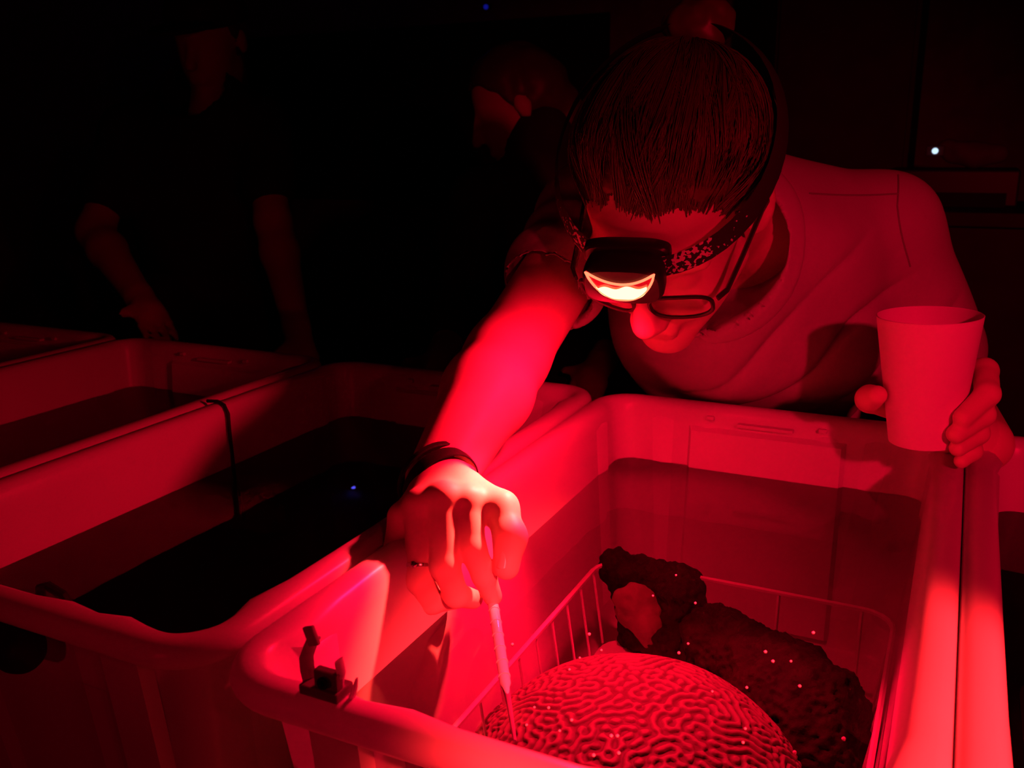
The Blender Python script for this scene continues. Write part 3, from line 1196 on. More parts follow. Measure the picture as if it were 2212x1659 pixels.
sv, sf = [], []
bun_dir = nrm((BUN - CR0) / CRAD)
NS, NP = 3640, 13
HLA = np.linspace(-1.95, 1.95, 160)
_lo, _hi = np.full(160, -0.6), np.full(160, 1.5)
for _ in range(14):
    _m = (_lo + _hi) / 2
    _d = np.stack([np.cos(HLA) * np.cos(_m), np.sin(_m), np.sin(HLA) * np.cos(_m)], -1)
    _q = HC + (CR0 + _d * CRAD * 0.92) @ HAX
    _out = hair_clip(_q) > 0
    _lo, _hi = np.where(_out, _m, _lo), np.where(_out, _hi, _m)
HLE = (_lo + _hi) / 2
locks = []
for i in range(130):
    if i % 6 == 5:
        dl = nrm((random.uniform(-0.5, 0.6), random.uniform(0.3, 1), random.uniform(-0.9, 0.9)))
    else:
        an = (-1 + 2 * ((i * 0.618034) % 1.0)) * 1.9
        em = float(np.interp(an, HLA, HLE)) + random.choice((0.01, 0.02, 0.05, 0.22, 0.45))
        dl = V(math.cos(an) * math.cos(em), math.sin(em), math.sin(an) * math.cos(em))
    locks.append((dl, 1.005 + random.random() * 0.075, random.gauss(0, 0.16), random.uniform(0, 6.28), random.uniform(4, 7.5), random.uniform(0.03, 0.065)))
for i in range(NS):
    dl, lk_lift, lk_wav, lk_ph, lk_fr, lk_w = locks[i % len(locks)]
    off = rng.normal(0, 0.5, 3)
    ro = min(1.0, np.linalg.norm(off) / 1.3)
    d0 = nrm(dl + off * lk_w * 1.5)
    lift = lk_lift + 0.022 * (1 - ro * ro) + abs(random.gauss(0, 0.006))
    r0 = random.uniform(0.00035, 0.0007)
    wav, wph = lk_wav + random.gauss(0, 0.02), lk_ph + random.gauss(0, 0.15)
    tend = random.uniform(0.75, 1.0)
    side = nrm(np.cross(d0, bun_dir) + 1e-6)
    om = math.acos(max(-1, min(1, d0 @ bun_dir)))
    ring = []
    for k in range(NP):
        t = k / (NP - 1) * tend
        dd = (math.sin((1 - t) * om) * d0 + math.sin(t * om) * bun_dir) / max(math.sin(om), 1e-3)
        dd = dd + side * (wav * math.sin(math.pi * t) + 0.055 * math.sin(lk_fr * t + wph))
        ww = min(1.0, t / 0.28)
        ww = ww * ww * (3 - 2 * ww)
        ll = 0.905 * (1 - ww) + lift * ww * (1 + 0.03 * math.sin(math.pi * t))
        q = CR0 + nrm(dd) * CRAD * ll
        ring.append(H(*q))
    for k in range(NP):
        a_, b_ = ring[max(k - 1, 0)], ring[min(k + 1, NP - 1)]
        tt = nrm(b_ - a_)
        e1 = nrm(np.cross(tt, (0.3, 0.2, 0.93)))
        e2 = np.cross(tt, e1)
        rr = r0 * (1 - 0.5 * k / NP)
        for j in range(3):
            an2 = 2.094 * j
            sv.append(ring[k] + (e1 * math.cos(an2) + e2 * math.sin(an2)) * rr)
    b0 = i * NP * 3
    for k in range(NP - 1):
        for j in range(3):
            sf.append((b0 + k * 3 + j, b0 + k * 3 + (j + 1) % 3, b0 + (k + 1) * 3 + (j + 1) % 3, b0 + (k + 1) * 3 + j))
hs = link('hair_strands', mesh_np('hair_strands', np.array(sv) - ORG, np.array(sf)), M['hair'], person)
hs['kind'] = 'stuff'

# ------------------------------------------------------------------ glasses
gl = thing('glasses', 'dark thin-framed glasses on the leaning person\'s face', 'glasses', H(0.10, 0, 0))
GO = H(0.10, 0, 0)
for g in (-1, 1):
    pts = []
    for k in range(28):
        an = 2 * math.pi * k / 28
        cx, cy = math.cos(an), math.sin(an)
        x = 0.027 * math.copysign(abs(cx) ** 0.7, cx)
        y = 0.0185 * math.copysign(abs(cy) ** 0.7, cy)
        c = g * 0.0345 + x
        pts.append(H(0.106 - 3.2 * (c * c) + 0.0 * y + 0.08 * y, -0.004 + y, c))
    rm = MB().tube(pts, 0.0020, 6, closed=True).build('lens_rim', M['frame'], gl, origin=GO)
    MB().add(pts, [tuple(range(28))]).build('lens', M['glass'], rm, origin=GO, smooth=False)
    hinge = H(0.106 - 3.2 * 0.0655 ** 2, 0.004, g * 0.0655)
    MB().tube([hinge, H(0.083, 0.005, g * 0.072), H(0.05, 0.006, g * 0.0765), H(0.0, 0.012, g * 0.0835), H(-0.025, 0.002, g * 0.085)],
              [(0.0042, 0.0020)] * 5, 6, flat=HU).build('temple', M['frame'], gl, origin=GO)
MB().tube([H(0.1055, 0.004, -0.0085), H(0.110, 0.008, 0), H(0.1055, 0.004, 0.0085)], 0.0015, 6).build('bridge', M['frame'], gl, origin=GO)

# ------------------------------------------------------------------ headlamp
LO = H(0.110, 0.057, -0.004)
LN = nrm((0.10, -0.80, -0.59))
LX = nrm(HLx - LN * (HLx @ LN))
LY = np.cross(LN, LX)
if LY[2] < 0:
    LY = -LY
LAX = np.stack([LX, LY, LN])
lamp = thing('headlamp', 'glowing red headlamp on a patterned strap round the leaning person\'s head', 'headlamp', LO)


def L3(x, y, n_):
    return LO + LX * x + LY * y + LN * n_


def outline(w, h, n=40, p=0.55, droop=0.0):
    o = []
    for k in range(n):
        an = 2 * math.pi * k / n
        c, s_ = math.cos(an), math.sin(an)
        x = w * math.copysign(abs(c) ** p, c)
        y = h * math.copysign(abs(s_) ** p, s_)
        o.append((x, y - droop * (x / w) ** 2))
    return o


def loft(rings, cap=True):
    n = len(rings[0])
    vs = [v for r in rings for v in r]
    fs = []
    for i in range(len(rings) - 1):
        for j in range(n):
            fs.append((i * n + j, i * n + (j + 1) % n, (i + 1) * n + (j + 1) % n, (i + 1) * n + j))
    if cap:
        fs += [tuple(range(n)), tuple(range((len(rings) - 1) * n, len(rings) * n))]
    return MB().add(vs, fs)


# housing: rounded pod, bracket plate behind it
rings = []
for n_, sc in ((-0.016, 0.80), (-0.012, 0.95), (0.000, 1.0), (0.010, 1.0), (0.0145, 0.95), (0.016, 0.90)):
    rings.append([L3(x * sc, y * sc - 0.0055, n_) for x, y in outline(0.0345, 0.0200)])
loft(rings).build('housing', M['black_plastic'], lamp, origin=LO)
rings = []
for n_, sc in ((-0.022, 0.9), (-0.020, 1.0), (-0.011, 1.0), (-0.009, 0.93)):
    rings.append([L3(x * sc, 0.006 + y * sc, n_) for x, y in outline(0.037, 0.012)])
loft(rings).build('bracket', M['black_plastic'], lamp, origin=LO)


# crescent lens: top edge sags, bottom edge bulges
def crescent(n=36, grow=0.0):
    top, bot = [], []
    for k in range(n + 1):
        u = -1 + 2 * k / n
        x = u * (0.0285 + grow)
        yt = 0.0125 - 0.013 * (1 - u * u) + grow * 0.8
        e = max(0.0, 1 - abs(u) ** 2.3)
        yb = 0.0125 - 0.031 * e ** 0.75 - grow * 0.8
        top.append((x, yt))
        bot.append((x, min(yb, yt)))
    return top, bot


top, bot = crescent()
edge = top + bot[::-1][1:-1]
MB().add([L3(x, y, 0.0166) for x, y in edge] + [L3(x, y, 0.0150) for x, y in edge],
         [(k, k + 1, 2 * len(top) - 3 - k, 2 * len(top) - 2 - k) if k > 0 else (0, 1, 2 * len(top) - 3) for k in range(len(top) - 2)]
         + [(len(top) - 2, len(top) - 1, len(top))]
         + [(k, (k + 1) % len(edge), len(edge) + (k + 1) % len(edge), len(edge) + k) for k in range(len(edge))]
         ).build('lens', M['lens_dim'], lamp, origin=LO, smooth=False)
lens_part = lamp.children[-1]
MB().tube([L3(x, y, 0.0172) for x, y in edge], 0.0011, 6, closed=True).build('lens_edge', M['lens_edge'], lens_part, origin=LO)
# the lit LEDs fill the lower part of the lens
led_t, led_b = [], []
for k in range(31):
    u = -1 + 2 * k / 30
    x = 0.0215 * u
    led_t.append((x, -0.0035 + 0.0016 * math.sin(7 * u) + 0.0015 * u))
    led_b.append((x, -0.0035 - 0.0135 * max(0.0, 1 - abs(u) ** 3) ** 0.6))
mb = MB()
nq = len(led_t)
mb.add([L3(x, y, 0.0180) for x, y in led_t] + [L3(x, y, 0.0180) for x, y in led_b], [(k, k + 1, nq + k + 1, nq + k) for k in range(nq - 1)])
mb.build('led_window', M['lens_hot'], lens_part, origin=LO, smooth=False)


def lamp_spot(name, col, watt, size_deg, blend, aim, radius):
    d = bpy.data.lights.new(name, 'SPOT')
    d.color = col
    d.energy = watt
    d.spot_size = math.radians(size_deg)
    d.spot_blend = blend
    d.shadow_soft_size = radius
    o = bpy.data.objects.new(name, d)
    COL.objects.link(o)
    o.parent = lamp
    o.location = Vector(L3(0, -0.010, 0.026) - LO)
    o.rotation_euler = Vector(nrm(aim)).to_track_quat('-Z', 'Y').to_euler()
    return o


lamp_spot('headlamp_flood', FLOOD_COL, FLOOD_W, 170, 0.9, V(-0.55, -0.05, -0.83), 0.010)
lamp_spot('headlamp_hot_beam', HOT_COL, HOT_W, 88, 0.45, V(0.10, -0.47, -0.88), 0.008)
lamp_spot('headlamp_core_beam', CORE_COL, CORE_W, 27, 1.0, P(1020, 1125, 0.73) - L3(0, -0.010, 0.026), 0.006)

# strap round the head, over the hair
sp = []
for k in range(48):
    an = 2 * math.pi * k / 48
    ca, sa = math.cos(an), math.sin(an)
    a = -0.012 + (0.1165 if ca > 0 else 0.118) * ca
    c = 0.0975 * sa
    b = 0.054 + 0.046 * (1 - ca) * 0.5 - 0.002 * abs(sa)
    sp.append((a, b, c))
band = [H(*p) for p in sp[2:-1]]
flat = []
for k in range(len(band)):
    q = np.array(sp[2:-1][k])
    nn = nrm((q - CR0) / CRAD ** 2)
    nw = nrm(HF * nn[0] + HU * (nn[1] + 0.1) + HLx * nn[2])
    tt = nrm(band[min(k + 1, len(band) - 1)] - band[max(k - 1, 0)])
    e = np.cross(nw, tt)
    flat.append(nrm(e if e @ HU > 0 else -e))
flat = np.array(flat)
M['strap'] = material('woven_strap', (0.02, 0.016, 0.018), 0.8, 0.2)
_nt = M['strap'].node_tree
_tc = _nt.nodes.new('ShaderNodeTexCoord')
_vo = _nt.nodes.new('ShaderNodeTexNoise')
_vo.inputs['Scale'].default_value = 260
_vo.inputs['Detail'].default_value = 1
_rp = _nt.nodes.new('ShaderNodeValToRGB')
_rp.color_ramp.interpolation = 'CONSTANT'
_rp.color_ramp.elements[0].color = (0.02, 0.016, 0.018, 1)
_rp.color_ramp.elements[1].position = 0.53
_rp.color_ramp.elements[1].color = (0.55, 0.50, 0.52, 1)
_nt.links.new(_tc.outputs['Object'], _vo.inputs['Vector'])
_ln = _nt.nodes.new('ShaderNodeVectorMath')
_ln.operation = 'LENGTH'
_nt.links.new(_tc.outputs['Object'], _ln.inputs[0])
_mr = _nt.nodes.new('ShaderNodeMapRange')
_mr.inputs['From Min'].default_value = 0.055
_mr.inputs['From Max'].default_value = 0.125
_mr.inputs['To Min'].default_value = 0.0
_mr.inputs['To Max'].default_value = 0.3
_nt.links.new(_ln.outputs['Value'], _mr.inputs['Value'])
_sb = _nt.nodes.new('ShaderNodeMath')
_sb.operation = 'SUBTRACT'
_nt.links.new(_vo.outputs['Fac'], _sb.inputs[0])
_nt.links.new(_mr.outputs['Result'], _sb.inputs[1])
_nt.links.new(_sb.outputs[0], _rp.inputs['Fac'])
_nt.links.new(_rp.outputs['Color'], _nt.nodes['Principled BSDF'].inputs['Base Color'])
MB().tube(band, [(0.0105, 0.0014)] * len(band), 8, flat=flat).build('strap', M['strap'], lamp, origin=LO)

# ------------------------------------------------------------------ wristband, ring
ax = nrm(wr2 - wrR)
wc = wrR + (wr2 - wrR) * 0.40
ax = nrm(ax + RIGHT * 0.30)
wb = thing('wristband', 'black rubber band round the wrist above the pipette', 'wristband', wc)
MB().lathe(V(0, 0, 0), ax, [(0.0325, -0.006), (0.0337, -0.0055), (0.0341, 0), (0.0333, 0.0055), (0.0323, 0.006), (0.0310, 0), (0.0325, -0.006)], 40
           ).build('band', M['black'], wb)
MB().lathe(ax * -0.013, ax, [(0.0329, -0.003), (0.0341, -0.002), (0.0341, 0.002), (0.0329, 0.003), (0.0315, 0), (0.0329, -0.003)], 40
           ).build('thin_band', M['black'], wb)
rp0, rp1 = fing['r'][0][0], fing['r'][0][1]
rc = rp0 + (rp1 - rp0) * 0.82
rg = thing('finger_ring', 'silver ring with a small stone on the finger in shadow', 'ring', rc)
rax = nrm(rp1 - rp0)
MB().lathe(V(0, 0, 0), rax, [(0.0106, -0.0016), (0.0116, -0.0012), (0.0118, 0), (0.0116, 0.0012), (0.0106, 0.0016), (0.0100, 0), (0.0106, -0.0016)], 28
           ).build('band', M['metal'], rg)
sd = nrm(-FWD - RIGHT * 0.2)
sd = nrm(sd - rax * (sd @ rax))
mb = MB()
mb.lathe(sd * 0.0112, sd, [(0.0001, 0), (0.0022, 0.0002), (0.0028, 0.0018), (0.0016, 0.003), (0.0001, 0.0031)], 8)
mb.build('stone', M['metal'], rg, smooth=False)

# ------------------------------------------------------------------ pipette
pt_sh = P(1064, 1296, 0.728)
pt_nk = P(1092, 1478, 0.656)
pt_wt = P(1100, 1522, 0.638)
pdir = nrm(pt_nk - pt_sh)
pt_end = pt_wt + pdir * 0.030
pip = thing('pipette', 'graduated plastic pipette pinched in the fingers, tip in the water', 'pipette', pt_sh)
MB().tube([pt_sh - pdir * 0.010, pt_sh, pt_nk, pt_nk + pdir * 0.004, pt_wt, pt_end], [0.0040, 0.0042, 0.0040, 0.0027, 0.0020, 0.0013], 14
          ).build('stem', M['pipette'], pip, origin=pt_sh)
mb = MB()
mb.tube([pt_sh - pdir * 0.042, pt_sh - pdir * 0.038, pt_sh - pdir * 0.018, pt_sh - pdir * 0.009], [0.003, 0.0062, 0.0062, 0.0040], 14)
mb.build('bulb', M['pipette'], pip, origin=pt_sh)
Lp = np.linalg.norm(pt_nk - pt_sh)
for k in range(6):
    c = pt_sh + pdir * (Lp * (0.14 + 0.155 * k))
    MB().lathe(c, pdir, [(0.0040, -0.0006), (0.0046, -0.0004), (0.0046, 0.0004), (0.0040, 0.0006)], 14
               ).build('graduation_mark', M['white_plastic'], pip, origin=pt_sh)

# ------------------------------------------------------------------ cup
cup = thing('paper_cup', 'plain white cup held up in the leaning person\'s left hand', 'cup', CUP_B)
prof = [(0.0001, 0.003), (CR_B - 0.002, 0.003), (CR_B - 0.002, 0.0), (CR_B, 0.0), (CR_T, CUP_H - 0.0006), (CR_T + 0.0001, CUP_H),
        (CR_T - 0.0005, CUP_H + 0.0005), (CR_T - 0.0012, CUP_H - 0.0004), (CR_B - 0.0010, 0.004), (0.0001, 0.004)]
MB().lathe(V(0, 0, 0), CUP_AX, prof, 56).build('cup_wall', M['cup'], cup)
hl_ = CUP_H * 0.80
rl = CR_B + (CR_T - CR_B) * 0.80 - 0.0012
MB().lathe(V(0, 0, 0), CUP_AX, [(0.0001, hl_), (rl, hl_)], 40).build('liquid', M['liquid'], cup, smooth=False)

# ------------------------------------------------------------------ clip on the near rim of the coral tote
KO = V(-0.302, 0.361, 1.0)
clip = thing('tube_clip', 'small plastic tubing clip standing on the near rim of the coral tote', 'clip', KO)
M['smoke'] = material('smoky_plastic', (0.22, 0.21, 0.21), 0.3, 0.5)
MB().box((0.004, 0.006, 0.003), (0.026, 0.016, 0.006), bevel=0.001).build('base', M['smoke'], clip, smooth=False)
MB().box((0.008, 0.0035, 0.011), (0.016, 0.006, 0.011), bevel=0.0012).build('block', M['smoke'], clip, smooth=False)
MB().lathe((0.008, -0.001, 0.011), (0, -1, 0), [(0.0016, 0), (0.0036, 0), (0.0036, 0.0015), (0.0016, 0.0015), (0.0016, 0)], 16).build('screw', M['black'], clip)
pts = [(-0.007, 0.006, 0.004), (-0.0085, 0.006, 0.012), (-0.0085, 0.006, 0.019), (-0.0055, 0.006, 0.026), (-0.002, 0.006, 0.033)]
MB().tube(pts, [(0.0042, 0.0011)] * 5, 6, flat=(0.6, 0.8, 0)).build('hook', M['white_plastic'], clip)
MB().box((-0.0025, 0.0045, 0.0345), (0.0072, 0.0026, 0.0115), axes=np.array([[0.94, 0, 0.34], [0, 1, 0], [-0.34, 0, 0.94]]), bevel=0.0006).build('tab', M['white_plastic'], clip, smooth=False)
MB().tube([(0.013, 0.006, 0.004), (0.0155, 0.006, 0.014), (0.014, 0.006, 0.023)], [(0.0040, 0.0011)] * 3, 6, flat=(0, 1, 0)).build('prong', M['white_plastic'], clip)
MB().tube([(0.020, 0.008, 0.000), (0.0225, 0.008, 0.007), (0.024, 0.008, 0.013)], [(0.003, 0.0016), (0.0025, 0.0012), (0.0012, 0.0006)], 6, flat=(0, 1, 0)).build('spike', M['white_plastic'], clip)

# ------------------------------------------------------------------ black things on the cord tote
x0 = TCX - PITCH_X - TW / 2 + 0.0265
cord_top = V(x0 + 0.004, 0.796, 0.994)
tube_ = [V(x0 - 0.028, 0.797, 1.002), V(x0 - 0.012, 0.797, 1.0035), V(x0 - 0.002, 0.797, 1.000), V(x0 + 0.004, 0.796, 0.990),
         V(x0 + 0.0065, 0.793, 0.970), V(x0 + 0.010, 0.790, 0.945), V(x0 + 0.0125, 0.788, 0.922), V(x0 + 0.02, 0.79, 0.86)]
o = MB().tube(tube_, 0.0021, 8).build('airline_hose', M['black'], None, origin=cord_top)
o.location = tuple(cord_top)
tag(o, 'thin black hose hanging over the inner wall into dark water', 'hose')
GX = V(-0.560, 0.3655, 0.9655)
hd = thing('foam_grip', 'black rounded grip hanging under the near lip at left edge', 'grip', GX)
s = SDF((-0.12, -0.05, -0.05), (0.08, 0.05, 0.05), 0.002)
s.cone((-0.10, 0, 0.000), (0.004, 0, 0.000), 0.0145, 0.0145, 0.01)
s.ell((-0.002, -0.002, -0.010), (0.016, 0.011, 0.009), None, 0.01)
o2, _, _ = sdf_object('grip_body', s, M['black'], hd, (0, 0, 0), 2, lambda v: 0.0012 * vnoise(v, 90, 3))
mb = MB()
mb.tube([V(-0.02, 0.012, 0.010), V(-0.02, 0.020, 0.016)], 0.006, 8)
mb.build('hook', M['black'], hd)
kx = PZ(100, 1270, 0.994)
o = thing('cord_end', 'small black cord end poking over the near inner rim at left', 'cord', kx)
MB().tube([V(-0.014, 0.004, -0.018), V(-0.008, 0.001, -0.002), V(0.002, 0.0, 0.002), V(0.012, 0.003, -0.004), V(0.016, 0.007, -0.02)], 0.0034, 8).build('cord_loop', M['black'], o)


# ------------------------------------------------------------------ people in the dark behind
def standing_person(name, label, base, hc, hf, hr_len, arms, sleeve, cloth, cap, lean=0.0):
    """simple full figure: head, neck, torso, arms, legs; clothes and hair as children"""
    base = np.asarray(base, float)
    hc = np.asarray(hc, float)
    hf = nrm(hf)
    hl = nrm(np.cross((0, 0, 1.0), hf))
    hu = np.cross(hf, hl)
    ax3 = np.stack([hf, hu, hl])
    h = lambda a, b, c: hc + hf * a + hu * b + hl * c
    lo = np.minimum(base - 0.55, V(1e9, 1e9, 0.0))
    lo[2] = 0.0
    hi = base + 0.55
    hi[2] = hc[2] + 0.18
    lo = np.minimum(lo, np.min([p for a in arms for p in a], 0) - 0.12)
    hi = np.maximum(hi, np.max([p for a in arms for p in a], 0) + 0.12)
    lo[2] = -0.02
    shz = hc[2] - 0.27
    neck = V(base[0], base[1], shz + 0.02) + V(*(hc - base)[:2], 0) * 0.55
    bf = nrm(V(hf[0], hf[1], 0))
    bl = np.cross((0, 0, 1.0), bf)
    hips = V(base[0], base[1], 0.90)
    s = SDF(lo, hi, 0.009)
    s.ell(h(-0.012, 0.035, 0), (0.097, 0.088, 0.076), ax3, 0.01)
    s.ell(h(0.028, -0.030, 0), (0.066, 0.088, 0.060), ax3, 0.02)
    s.cone(h(0.088, 0.012, 0), h(0.112, -0.032, 0), 0.010, 0.014, 0.01)
    s.ell(h(0.076, -0.104, 0), (0.02, 0.018, 0.022), ax3, 0.015)
    s.cone(h(0.088, -0.07, -0.016), h(0.088, -0.07, 0.016), 0.009, 0.009, 0.008)
    for g in (-1, 1):
        s.ell(h(0.096, 0.004, g * 0.032), (0.014, 0.014, 0.017), ax3, 0.01, 'sub')
        s.ell(h(-0.012, -0.002, g * 0.080), (0.02, 0.031, 0.010), ax3, 0.006)
    s.cone(h(-0.03, -0.06, 0), neck, 0.056, 0.062, 0.02)
    s.cone(neck, hips, 0.065, 0.08, 0.03)
    for (a, b, c) in arms:
        s.chain([a, b], [0.046, 0.040], 0.02)
        s.chain([b, b + (c - b) * 0.3, c], [0.040, 0.042, 0.029], 0.02)
        d_ = nrm(c - b)
        s.cone(c, c + d_ * 0.07, 0.028, 0.032, 0.015)
        sd_ = nrm(np.cross(d_, (0.2, 0.1, 1.0)))
        for q in range(4):
            s.cone(c + d_ * 0.07 + sd_ * (0.03 - 0.02 * q), c + d_ * (0.13 + 0.015 * (q in (1, 2))) + sd_ * (0.034 - 0.022 * q) + V(0, 0, -0.02), 0.010, 0.008, 0.006)
        s.cone(c + d_ * 0.03, c + d_ * 0.07 + sd_ * 0.06, 0.014, 0.010, 0.012)
    v, f = s.mesh()
    v = relax(v, f, 1)
    p = link(name, mesh_np(name, v - V(base[0], base[1], 0), f), M['skin_b'], None, (base[0], base[1], 0))
    tag(p, label, 'person')
    org = V(base[0], base[1], 0)
    # shirt
    s = SDF(lo, hi, 0.010)
    s.ell((neck + hips) / 2 + V(0, 0, 0.06), (0.20, 0.125, 0.34), np.stack([bl, bf, V(0, 0, 1)]), 0.03)
    for (a, b, c) in arms:
        s.cone(neck + V(0, 0, -0.03), a, 0.075, 0.066, 0.05)
        s.cone(a, a + (b - a) * sleeve, 0.064, 0.068, 0.03)
        if sleeve >= 1:
            s.cone(b, b + (c - b) * (sleeve - 1), 0.062, 0.045, 0.02)
    s.cone(neck + V(0, 0, 0.02), neck + V(0, 0, 0.12) + bf * 0.03, 0.062, 0.09, 0.01, 'sub')
    s.clip(lambda G: 0.78 - G[..., 2])
    sdf_object('shirt', s, cloth, p, org, 2, lambda v: 0.006 * vnoise(v, 12, 5))
    s = SDF(lo, (hi[0], hi[1], 1.02), 0.012)
    s.cone(hips - bl * 0.06, hips + bl * 0.06, 0.13, 0.13, 0.04)
    for g in (-1, 1):
        s.cone(hips + bl * (0.09 * g) + V(0, 0, -0.05), org + bl * (0.11 * g) + V(0, 0, 0.48), 0.095, 0.068, 0.03)
        s.cone(org + bl * (0.11 * g) + V(0, 0, 0.48), org + bl * (0.11 * g) - bf * 0.02 + V(0, 0, 0.09), 0.067, 0.06, 0.02)
    sdf_object('trousers', s, M['trousers'], p, org, 2)
    for g in (-1, 1):
        s = SDF(org + bl * (0.11 * g) - V(0.2, 0.2, 0.01), org + bl * (0.11 * g) + V(0.2, 0.2, 0.16), 0.008)
        q = org + bl * (0.11 * g)
        s.cone(q - bf * 0.05 + V(0, 0, 0.045), q + bf * 0.15 + V(0, 0, 0.033), 0.043, 0.035, 0.02)
        s.cone(q - bf * 0.03 + V(0, 0, 0.05), q - bf * 0.03 + V(0, 0, 0.11), 0.045, 0.046, 0.02)
        s.clip(lambda G: 0.001 - G[..., 2])
        sdf_object('shoe', s, M['shoe'], p, org, 1)
    # hair
    s = SDF(hc - 0.2, hc + 0.2, 0.006)
    s.ell(h(-0.014, 0.037, 0), (0.106, 0.098, 0.086), ax3, 0.01)
    if hr_len > 0:
        s.cone(h(-0.06, 0.0, 0), h(-0.085, -hr_len, 0), 0.075, 0.055, 0.03)

    def hclip(G):
        q = (G - hc) @ ax3.T
        t = np.clip((q[..., 0] + 0.045) / 0.11, 0, 1)
        return (-0.06 - hr_len * (t < 0.3) + 0.135 * t * t * (3 - 2 * t) - q[..., 1]) * 0.8
    s.clip(hclip)
    sdf_object('hair', s, M['hair'], p, org, 1, lambda v: 0.004 * vnoise(v, 40, 5))
    if cap:
        s = SDF(hc - 0.22, hc + 0.24, 0.005)
        s.ell(h(-0.012, 0.050, 0), (0.115, 0.098, 0.095), ax3, 0.01)
        s.ell(h(0.115, 0.055, 0), (0.085, 0.010, 0.072), ax3, 0.008)
        s.clip(lambda G: (0.042 - ((G - hc) @ ax3.T)[..., 1]))
        sdf_object('cap', s, M['dark_cloth'], p, org, 1)
    return p


# man at the left, standing behind the dim totes, cap on
b1 = P(430, 400, 2.25)
hc1 = P(452, 92, 2.22)
standing_person('person', 'person in dark t-shirt and cap standing behind the totes at left', (b1[0], b1[1], 0), hc1,
                nrm(V(0.25, -0.93, -0.28)), 0.0,
                [(P(560, 270, 2.22), P(590, 480, 2.12), P(640, 705, 2.02)), (P(285, 285, 2.25), P(205, 500, 2.16), P(300, 640, 2.0))],
                0.62, M['dark_cloth'], True)
# person behind the leaning one, seen in profile
b2 = P(1180, 480, 2.15)
hc2 = P(1115, 232, 2.05)
standing_person('person', 'person in dark clothes seen in profile behind the extended arm', (b2[0], b2[1], 0), hc2,
                nrm(V(-0.80, -0.42, -0.42)), 0.06,
                [(P(1040, 430, 2.02), P(1010, 640, 1.95), P(960, 760, 1.75)), (P(1320, 420, 2.2), P(1380, 650, 2.15), P(1300, 780, 1.95))],
                1.75, M['dark_cloth'], False)

# ------------------------------------------------------------------ the dark room's furniture and indicator lights
bp_ = MB().box((0, 0, 0), (2.6, 0.03, 1.05), bevel=0.004).build('chalkboard', M['dark_panel'], None, smooth=False)
bp_.location = (-3.2, 5.17, 1.45)
tag(bp_, 'wide black board on the back wall behind the capped person', 'board')
pc = P(1820, 150, 2.9)
cab = thing('tall_cabinet', 'tall dim wooden cabinet behind the leaning person\'s shoulder', 'cabinet', (pc[0] - 0.03, pc[1] + 0.45, 0))
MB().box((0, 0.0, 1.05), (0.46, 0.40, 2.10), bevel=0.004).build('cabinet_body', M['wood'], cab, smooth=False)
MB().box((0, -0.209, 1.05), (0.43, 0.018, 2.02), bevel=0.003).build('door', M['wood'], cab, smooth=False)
MB().tube([(0.17, -0.222, 1.0), (0.17, -0.24, 1.02), (0.17, -0.24, 1.12), (0.17, -0.222, 1.14)], 0.006, 8).build('handle', M['metal'], cab)
pq = P(2180, 520, 2.6)
ctr = thing('side_counter', 'dim counter in the dark behind the raised cup', 'counter', (pq[0] + 0.45, pq[1] + 0.2, 0))
ch = float(P(2180, 462, 2.5)[2])
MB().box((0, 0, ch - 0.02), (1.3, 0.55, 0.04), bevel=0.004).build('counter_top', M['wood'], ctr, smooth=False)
MB().box((0, 0.02, (ch - 0.04) / 2), (1.24, 0.48, ch - 0.04)).build('counter_base', M['wood'], ctr, smooth=False)


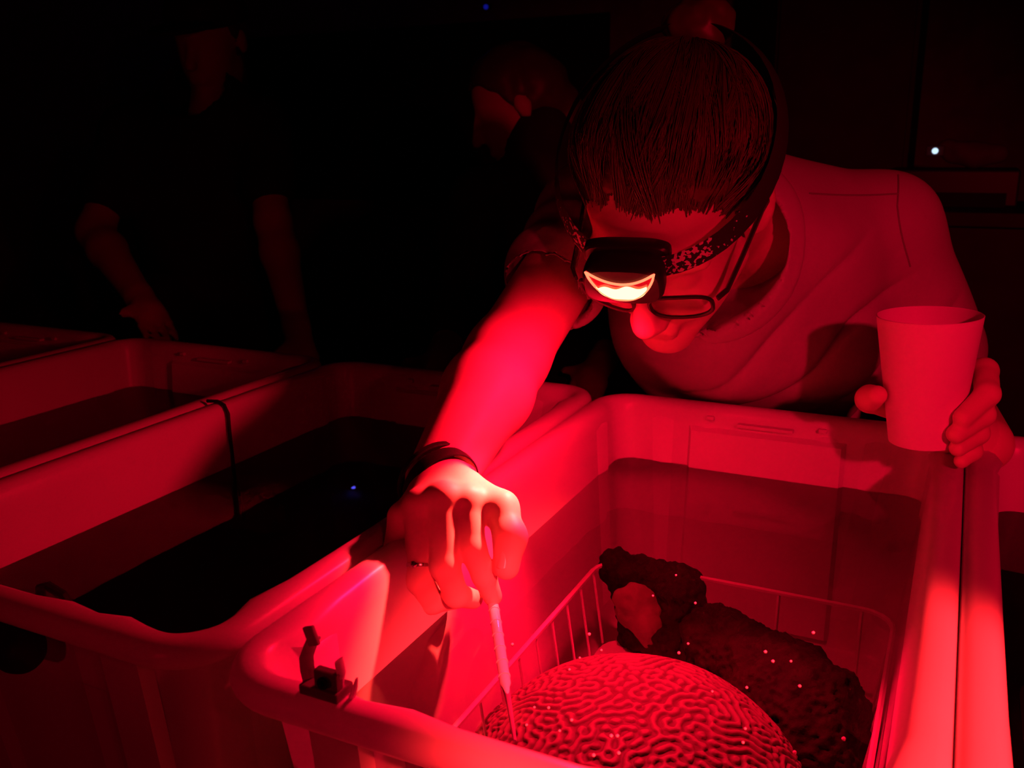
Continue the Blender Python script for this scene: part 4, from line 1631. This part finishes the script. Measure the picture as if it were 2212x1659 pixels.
def indicator(p, mat, label, r, d=(0, -1, 0)):
    t = thing('indicator_light', label, 'light', p)
    MB().box((0, 0.012, 0), (0.05, 0.022, 0.03), bevel=0.002).build('housing', M['black_plastic'], t, smooth=False)
    MB().lathe((0, 0.001, 0), d, [(r, 0), (r, r * 0.5), (r * 0.7, r), (0.0001, r * 1.2)], 12).build('lamp_dome', mat, t)


def on_back_wall(px, py, y=5.175):
    d = FWD + RIGHT * ((px - 1106) / F_PX) - UP * ((py - 829.5) / F_PX)
    return CAM + d * (y / d[1])


indicator(on_back_wall(1050, 15), M['blue_led_dim'], 'tiny blue indicator light high on the back wall', 0.014)
# a second blue light, above the frame, whose reflection shows on the dark water of the cord tote
w0 = PZ(762, 1052, WATER_Z)
dv = w0 - CAM
dv[2] = -dv[2]
tq = (5.175 - w0[1]) / dv[1]
p_led = w0 + dv * tq
if p_led[2] > 2.85:
    p_led = w0 + dv * ((2.85 - w0[2]) / dv[2])
indicator(p_led, M['blue_led'], 'blue indicator light mounted near the ceiling, mirrored in dark water', 0.016, -dv)
indicator(on_back_wall(847, 390), M['red_led'], 'tiny red indicator light between the two dim people', 0.006)
wl = P(2020, 326, 2.75)
gb = P(2105, 332, 2.85)
eq = thing('equipment_box', 'black equipment box on the dim counter under the white light', 'box', ((wl[0] + gb[0]) / 2, (wl[1] + gb[1]) / 2 + 0.06, ch + 0.001))
MB().box((0, 0, (gb[2] - 0.045 - ch) / 2), (0.36, 0.26, gb[2] - 0.045 - ch), bevel=0.006).build('case', M['black_plastic'], eq, smooth=False)
MB().box((0, -0.132, (gb[2] - ch) / 2 - 0.06), (0.30, 0.006, 0.05), bevel=0.002).build('front_plate', M['dark_panel'], eq, smooth=False)
indicator(wl, M['white_led'], 'small white light glowing in the dark at upper right', 0.009)
s = SDF((-0.13, -0.08, -0.08), (0.13, 0.08, 0.08), 0.005)
s.ell((0, 0, 0), (0.085, 0.04, 0.035), None, 0.01)
s.ell((-0.05, 0, 0.02), (0.05, 0.03, 0.02), None, 0.02)
o, _, _ = sdf_object('grey_bundle', s, M['grey_bag'], None, (0, 0, 0), 1, lambda v: 0.012 * vnoise(v, 25, 2))
o.location = tuple(gb)
tag(o, 'dim grey bundle beside the small white light', 'bundle')
